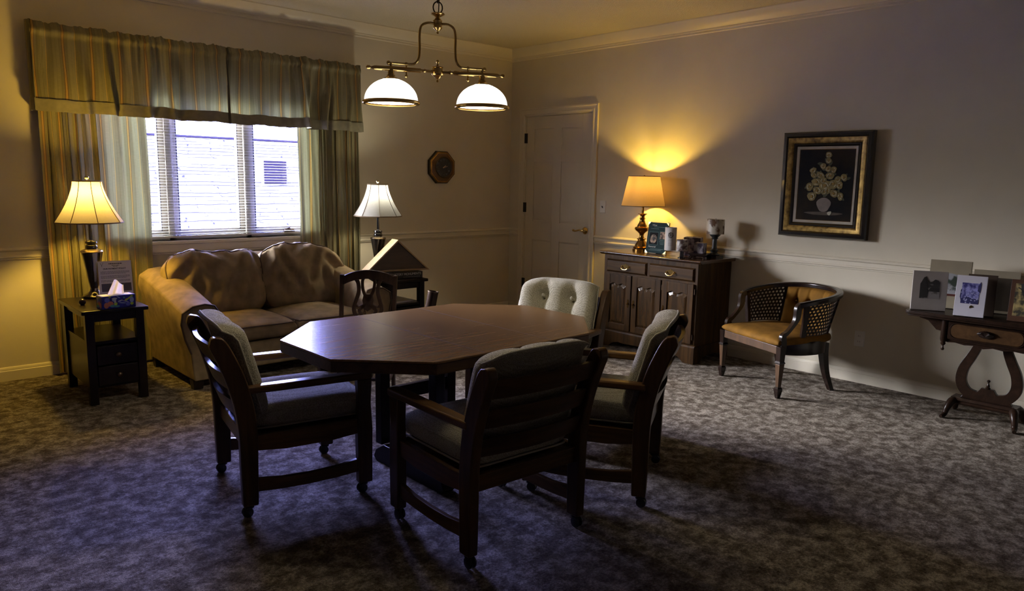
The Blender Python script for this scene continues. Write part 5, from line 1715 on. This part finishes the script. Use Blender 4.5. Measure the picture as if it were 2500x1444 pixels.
# ---- albums and pictures on the lyre table
def album(name, label, cat, p0, p1, h, th, lean, cover, pic=None, pz=.66, spine=None, picrect=None, arch=False):
    d = Vector((p1[0] - p0[0], p1[1] - p0[1])); w_ = d.length
    t = thing(name, label, cat, (p0[0], p0[1], pz), math.atan2(d.y, d.x))
    rx_ = math.radians(-lean)
    def tl_(o): o.rotation_euler = (rx_, 0, 0); return o
    z0 = th * math.sin(math.radians(lean)) + .0005
    t_ = .0045
    m = MB(); m.box(0, w_, 0, t_, z0, h); m.box(0, w_, th - t_, th, z0, h); m.box(0, t_, 0, th, z0, h)
    tl_(m.obj('cover', cover, t, bevel=.002))
    tl_(B(t_, w_ - .006, t_, th - t_, z0 + .004, h - .005).obj('pages', M_PAPER if 0 else plain_once('page_edge', (.30, .26, .20)), t))
    if pic:
        a, b, c_, d_ = picrect
        poly = [(a, c_), (b, c_), (b, d_), (a, d_)]
        if arch: poly = [(a, c_), (b, c_)] + arc((a + b) / 2, d_ - (b - a) * .3, (b - a) / 2, 0, 180, 14, (b - a) * .3)
        tl_(MB().prism(poly, -.0010, .0002, 'xz').obj('cover_picture', pic, t, smooth=False))
    return t, tl_
_pc = {}
def plain_once(n_, c, r_=.8):
    if n_ not in _pc: _pc[n_] = plain(n_, c, r_)
    return _pc[n_]
M_AC1 = plain('ivory_cover', (.42, .38, .34), .5, var=.04)
M_AC2 = plain('tan_cover', (.34, .29, .20), .55, var=.05)
M_AC3 = plain('satin_white_cover', (.62, .60, .66), .3, var=.03, coat=.3)
M_AC4 = plain('brown_cover', (.055, .035, .022), .5, var=.2)
M_PIC1 = two('grey_landscape', (.30, .28, .26), (.03, .028, .026), 17, .46, .56, .6)
M_PIC2 = two('cliff_print', (.36, .36, .38), (.03, .045, .03), 15, .44, .55, .6)
M_PIC3 = two('blue_landscape', (.30, .30, .62), (.035, .035, .16), 28, .44, .58, .4, coat=.2)
M_PIC4 = two('autumn_scene', (.04, .035, .02), (.42, .32, .12), 28, .42, .62, .6)
t, tl_ = album('picture_album', 'ivory album with a small grey landscape on its cover, leftmost on the lyre table', 'album', (-.490, -4.239), (-.406, -4.411), .245, .030, 4, M_AC1, M_PIC1, picrect=(.042, .150, .075, .165), arch=False)
m = MB(); m.prism([(.042, .165), (.050, .182), (.060, .205), (.072, .212), (.082, .190), (.095, .178), (.108, .182), (.122, .195), (.138, .190), (.150, .178), (.150, .165)], -.0012, .0, 'xz')
m.prism([(.042, .080), (.042, .165), (.065, .200), (.078, .165), (.090, .120), (.085, .080)], -.0016, 0, 'xz'); m.prism([(.085, .120), (.150, .118), (.150, .142), (.100, .144)], -.0016, 0, 'xz')
tl_(m.obj('tree_print', plain_once('dark_print', (.030, .028, .026)), t, smooth=False))
t, tl_ = album('picture_album', 'tall tan album with an arched cliff picture, behind the ivory and white albums', 'album', (-.290, -4.262), (-.245, -4.485), .305, .035, 5, M_AC2, M_PIC2, picrect=(.030, .190, .095, .225), arch=True)
tl_(MB().prism([(.028, .082), (.192, .082), (.192, .095), (.028, .095)], -.0012, 0, 'xz').obj('red_strip', plain_once('red_strip', (.10, .02, .012)), t))
t, tl_ = album('picture_album', 'shiny white album with a blue flower landscape on its cover', 'album', (-.530, -4.488), (-.500, -4.640), .248, .034, 9, M_AC3, M_PIC3, picrect=(.030, .120, .082, .205))
m = MB()
r_ = random.Random(3)
for k in range(26):
    x, z = r_.uniform(.03, .12), r_.uniform(.085, .15)
    m.prism([(x + .004 * math.cos(q * PI / 3) * r_.uniform(.6, 1.3), z + .0035 * math.sin(q * PI / 3)) for q in range(6)], -.0013 - k * .00001, 0, 'xz')
tl_(m.obj('flower_print', plain_once('pale_blossom', (.36, .36, .58)), t, smooth=False))
m = MB()
m.prism([(.112, .19), (.122, .235 - .02), (.126, .20), (.124, .15), (.110, .16)], -.0014, 0, 'xz'); m.prism([(.030, .10), (.024, .12), (.026, .16), (.032, .17)], -.0014, 0, 'xz')
m.prism([(.03, .082), (.12, .082), (.12, .120), (.095, .110), (.06, .125), (.03, .110)], -.00125, 0, 'xz')
tl_(m.obj('shrub_print', plain_once('navy_print', (.022, .022, .10)), t, smooth=False))
MBg = MB().prism([(.078, .066), (.086, .074), (.094, .070), (.098, .062), (.086, .060), (.080, .055)], -.002, 0, 'xz')
tl_(MBg.obj('gold_seal', M_GOLDC, t))
t, tl_ = album('picture_album', 'brown album standing behind the shiny white one', 'album', (-.430, -4.520), (-.400, -4.665), .250, .040, 6, M_AC4)
t, tl_ = album('picture_album', 'gold-edged tan album at the back behind the brown album', 'album', (-.250, -4.500), (-.205, -4.735), .262, .035, 5, M_AC2, plain_once('dark_cover_picture', (.05, .035, .02)), picrect=(.02, .21, .02, .22))
t, tl_ = album('picture_plaque', 'brown framed autumn woodland picture at the right end of the lyre table', 'picture', (-.450, -4.745), (-.420, -4.960), .245, .016, 8, plain('brown_plaque', (.085, .040, .022), .4), M_PIC4, picrect=(.022, .195, .035, .222))
m = MB()
m.ribbon(smooth_path([(.055, .222), (.062, .18), (.075, .15), (.085, .120), (.082, .10)], 5), [.018] * 20 + [.014], -.0016, 0)
m.ribbon(smooth_path([(.120, .222), (.112, .18), (.120, .15), (.118, .12)], 5), .014, -.0016, 0)
m.ribbon(smooth_path([(.075, .15), (.055, .185), (.035, .20)], 5), .006, -.0016, 0)
tl_(m.obj('tree_print', plain_once('dark_print', (.02, .018, .012)), t, smooth=False))
m = MB(); m.prism([(.070, .085), (.078, .098), (.084, .110), (.090, .112), (.094, .104), (.108, .102), (.114, .094), (.112, .070), (.108, .070), (.106, .086), (.090, .086), (.088, .070), (.084, .070), (.082, .090)], -.0018, 0, 'xz')
tl_(m.obj('deer_print', plain_once('tan_print', (.36, .23, .09)), t, smooth=False))

# ================================================================== CHANDELIER
ch = thing('chandelier', 'two-light brass chandelier with white glass dome shades over the dining table', 'chandelier', (-3.430, -3.240, 0), math.radians(-23.6))
BZ = 1.865
m = MB()
m.lathe([(0, -.305), (.008, -.300), (.0085, -.290), (.004, -.284), (.006, -.276), (.0085, -.272), (.0095, -.262), (.0105, -.20), (.0095, -.075), (.006, -.070), (.006, -.060), (.009, -.056), (.006, -.050), (.006, .050), (.009, .056), (.006, .060), (.006, .070), (.0095, .075), (.0105, .20), (.0095, .262), (.0085, .272), (.006, .276), (.004, .284), (.0085, .290), (.008, .300), (0, .305)], (0, 0, BZ), 16, 'x')
m.obj('cross_bar', M_BRASS, ch, sharp=40)
m = MB(); m.lathe([(0, -.045), (.005, -.042), (.005, -.036), (.003, -.033), (.012, -.026), (.016, -.020), (.024, -.016), (.026, -.010), (.020, -.008), (.022, .014), (.026, .016), (.024, .020), (.014, .024), (.005, .028), (.004, .033), (.008, .040), (.004, .048), (0, .049)], (0, 0, BZ), 24)
m.obj('centre_boss', M_BRASS, ch, sharp=40)
for s_ in (-1, 1):
    pth = smooth_path([(s_ * .016, 0, 2.062), (s_ * .045, 0, 2.062), (s_ * .070, 0, 2.048), (s_ * .078, 0, 2.015), (s_ * .078, 0, 1.955), (s_ * .082, 0, 1.915), (s_ * .098, 0, 1.893), (s_ * .125, 0, 1.888), (s_ * .205, 0, 1.888)], 6)
    a = MB().tube(pth, .0052, 10).obj('arch_arm', M_BRASS, ch)
    m = MB(); m.sphere((s_ * .210, 0, 1.888), .009, 12); m.sphere((s_ * .135, 0, 1.888), .008, 12); m.sphere((s_ * .135, 0, 1.838), .007, 12)
    m.tube([(s_ * .135, 0, 1.888), (s_ * .135, 0, 1.838)], .0035, 8); m.tube([(s_ * .200, 0, 1.890), (s_ * .200, 0, 1.865)], .006, 8)
    m.obj('arm_knobs', M_BRASS, a)
    m = MB(); m.lathe([(.011, 1.862), (.013, 1.850), (.013, 1.842), (.017, 1.840), (.017, 1.834), (.022, 1.830), (.030, 1.827), (.036, 1.820), (0, 1.818)], (s_ * .20, 0, 0), 24); m.obj('shade_holder', M_BRASS, ch, sharp=40)
    m = MB(); R_ = .112
    prof = [(.034, 1.823)] + [(R_ * math.sin(a_), 1.732 + .093 * math.cos(a_)) for a_ in [k * PI / 2 / 14 for k in range(3, 15)]] + [(.1125, 1.728)]
    m.lathe(prof, (s_ * .20, 0, 0), 48, cap=False)
    sh = m.obj('glass_shade', M_OPAL, ch, sharp=60, recalc=False)
    m = MB(); m.lathe([(.111, 1.735), (.117, 1.733), (.121, 1.727), (.121, 1.722), (.117, 1.719), (.106, 1.719), (.106, 1.722), (.111, 1.724)], (s_ * .20, 0, 0), 48, cap=False); m.obj('rim_band', M_BRASS, sh, sharp=60)
    m = MB(); m.sphere((s_ * .20, 0, 1.757), .022, 16, 1, 1, 1.2); m.obj('bulb', BULB_C, ch)
    lamp_light('bulb_light', P_CHANDELIER, K_COOL, ch, (s_ * .20, 0, 1.790), .012)
m = MB(); m.lathe([(0, 2.020), (.005, 2.022), (.005, 2.028), (.004, 2.030), (.012, 2.036), (.020, 2.044), (.018, 2.048), (.018, 2.070), (.020, 2.074), (.012, 2.082), (.008, 2.088), (.024, 2.096), (.030, 2.100), (.028, 2.104), (.008, 2.106), (0, 2.106)], n=24)
m.obj('hub', M_BRASS, ch, sharp=40)
m = MB(); m.tube([(.020 * math.cos(2 * PI * k / 20), 0, 2.127 + .024 * math.sin(2 * PI * k / 20)) for k in range(20)], .0028, 8, closed=True)
z = 2.163; k_ = 0
while z < 2.71:
    pts = []
    for q in range(14):
        a = 2 * PI * q / 14
        u, v = .010 * math.cos(a), .018 * math.sin(a)
        pts.append((0, u, z + v) if k_ % 2 == 0 else (u, 0, z + v))
    m.tube(pts, .0022, 6, closed=True); z += .0285; k_ += 1
m.obj('hanging_chain', M_BRONZE, ch)
m = MB(); m.lathe([(.0, 2.700), (.012, 2.700), (.030, 2.712), (.060, 2.728), (.065, H), (0, H)], n=32); m.obj('ceiling_canopy', M_BRASS, ch, sharp=40)
MB().tube(smooth_path([(.004, .003, 2.106), (.008, -.004, 2.3), (-.006, .006, 2.5), (.002, 0, 2.71)], 8), .0022, 6).obj('power_cord', M_BLACK, ch)

# repeats carry a common group
GROUPS = {'table_lamp': 'black lamps with bell shades beside the sofa', 'end_table': 'dark end tables beside the sofa', 'window_curtain': 'long striped curtains at the window',
          'window_valance': 'striped valances over the window', 'curtain_rod': 'curtain rods over the window', 'picture_album': 'picture albums on the lyre table'}
for o in bpy.data.objects:
    if o.parent is None and 'category' in o.keys():
        k_ = o.name.split('.')[0]
        if k_ in GROUPS: o['group'] = GROUPS[k_]
        if o['category'] == 'candle': o['group'] = 'candles on the cabinet top'
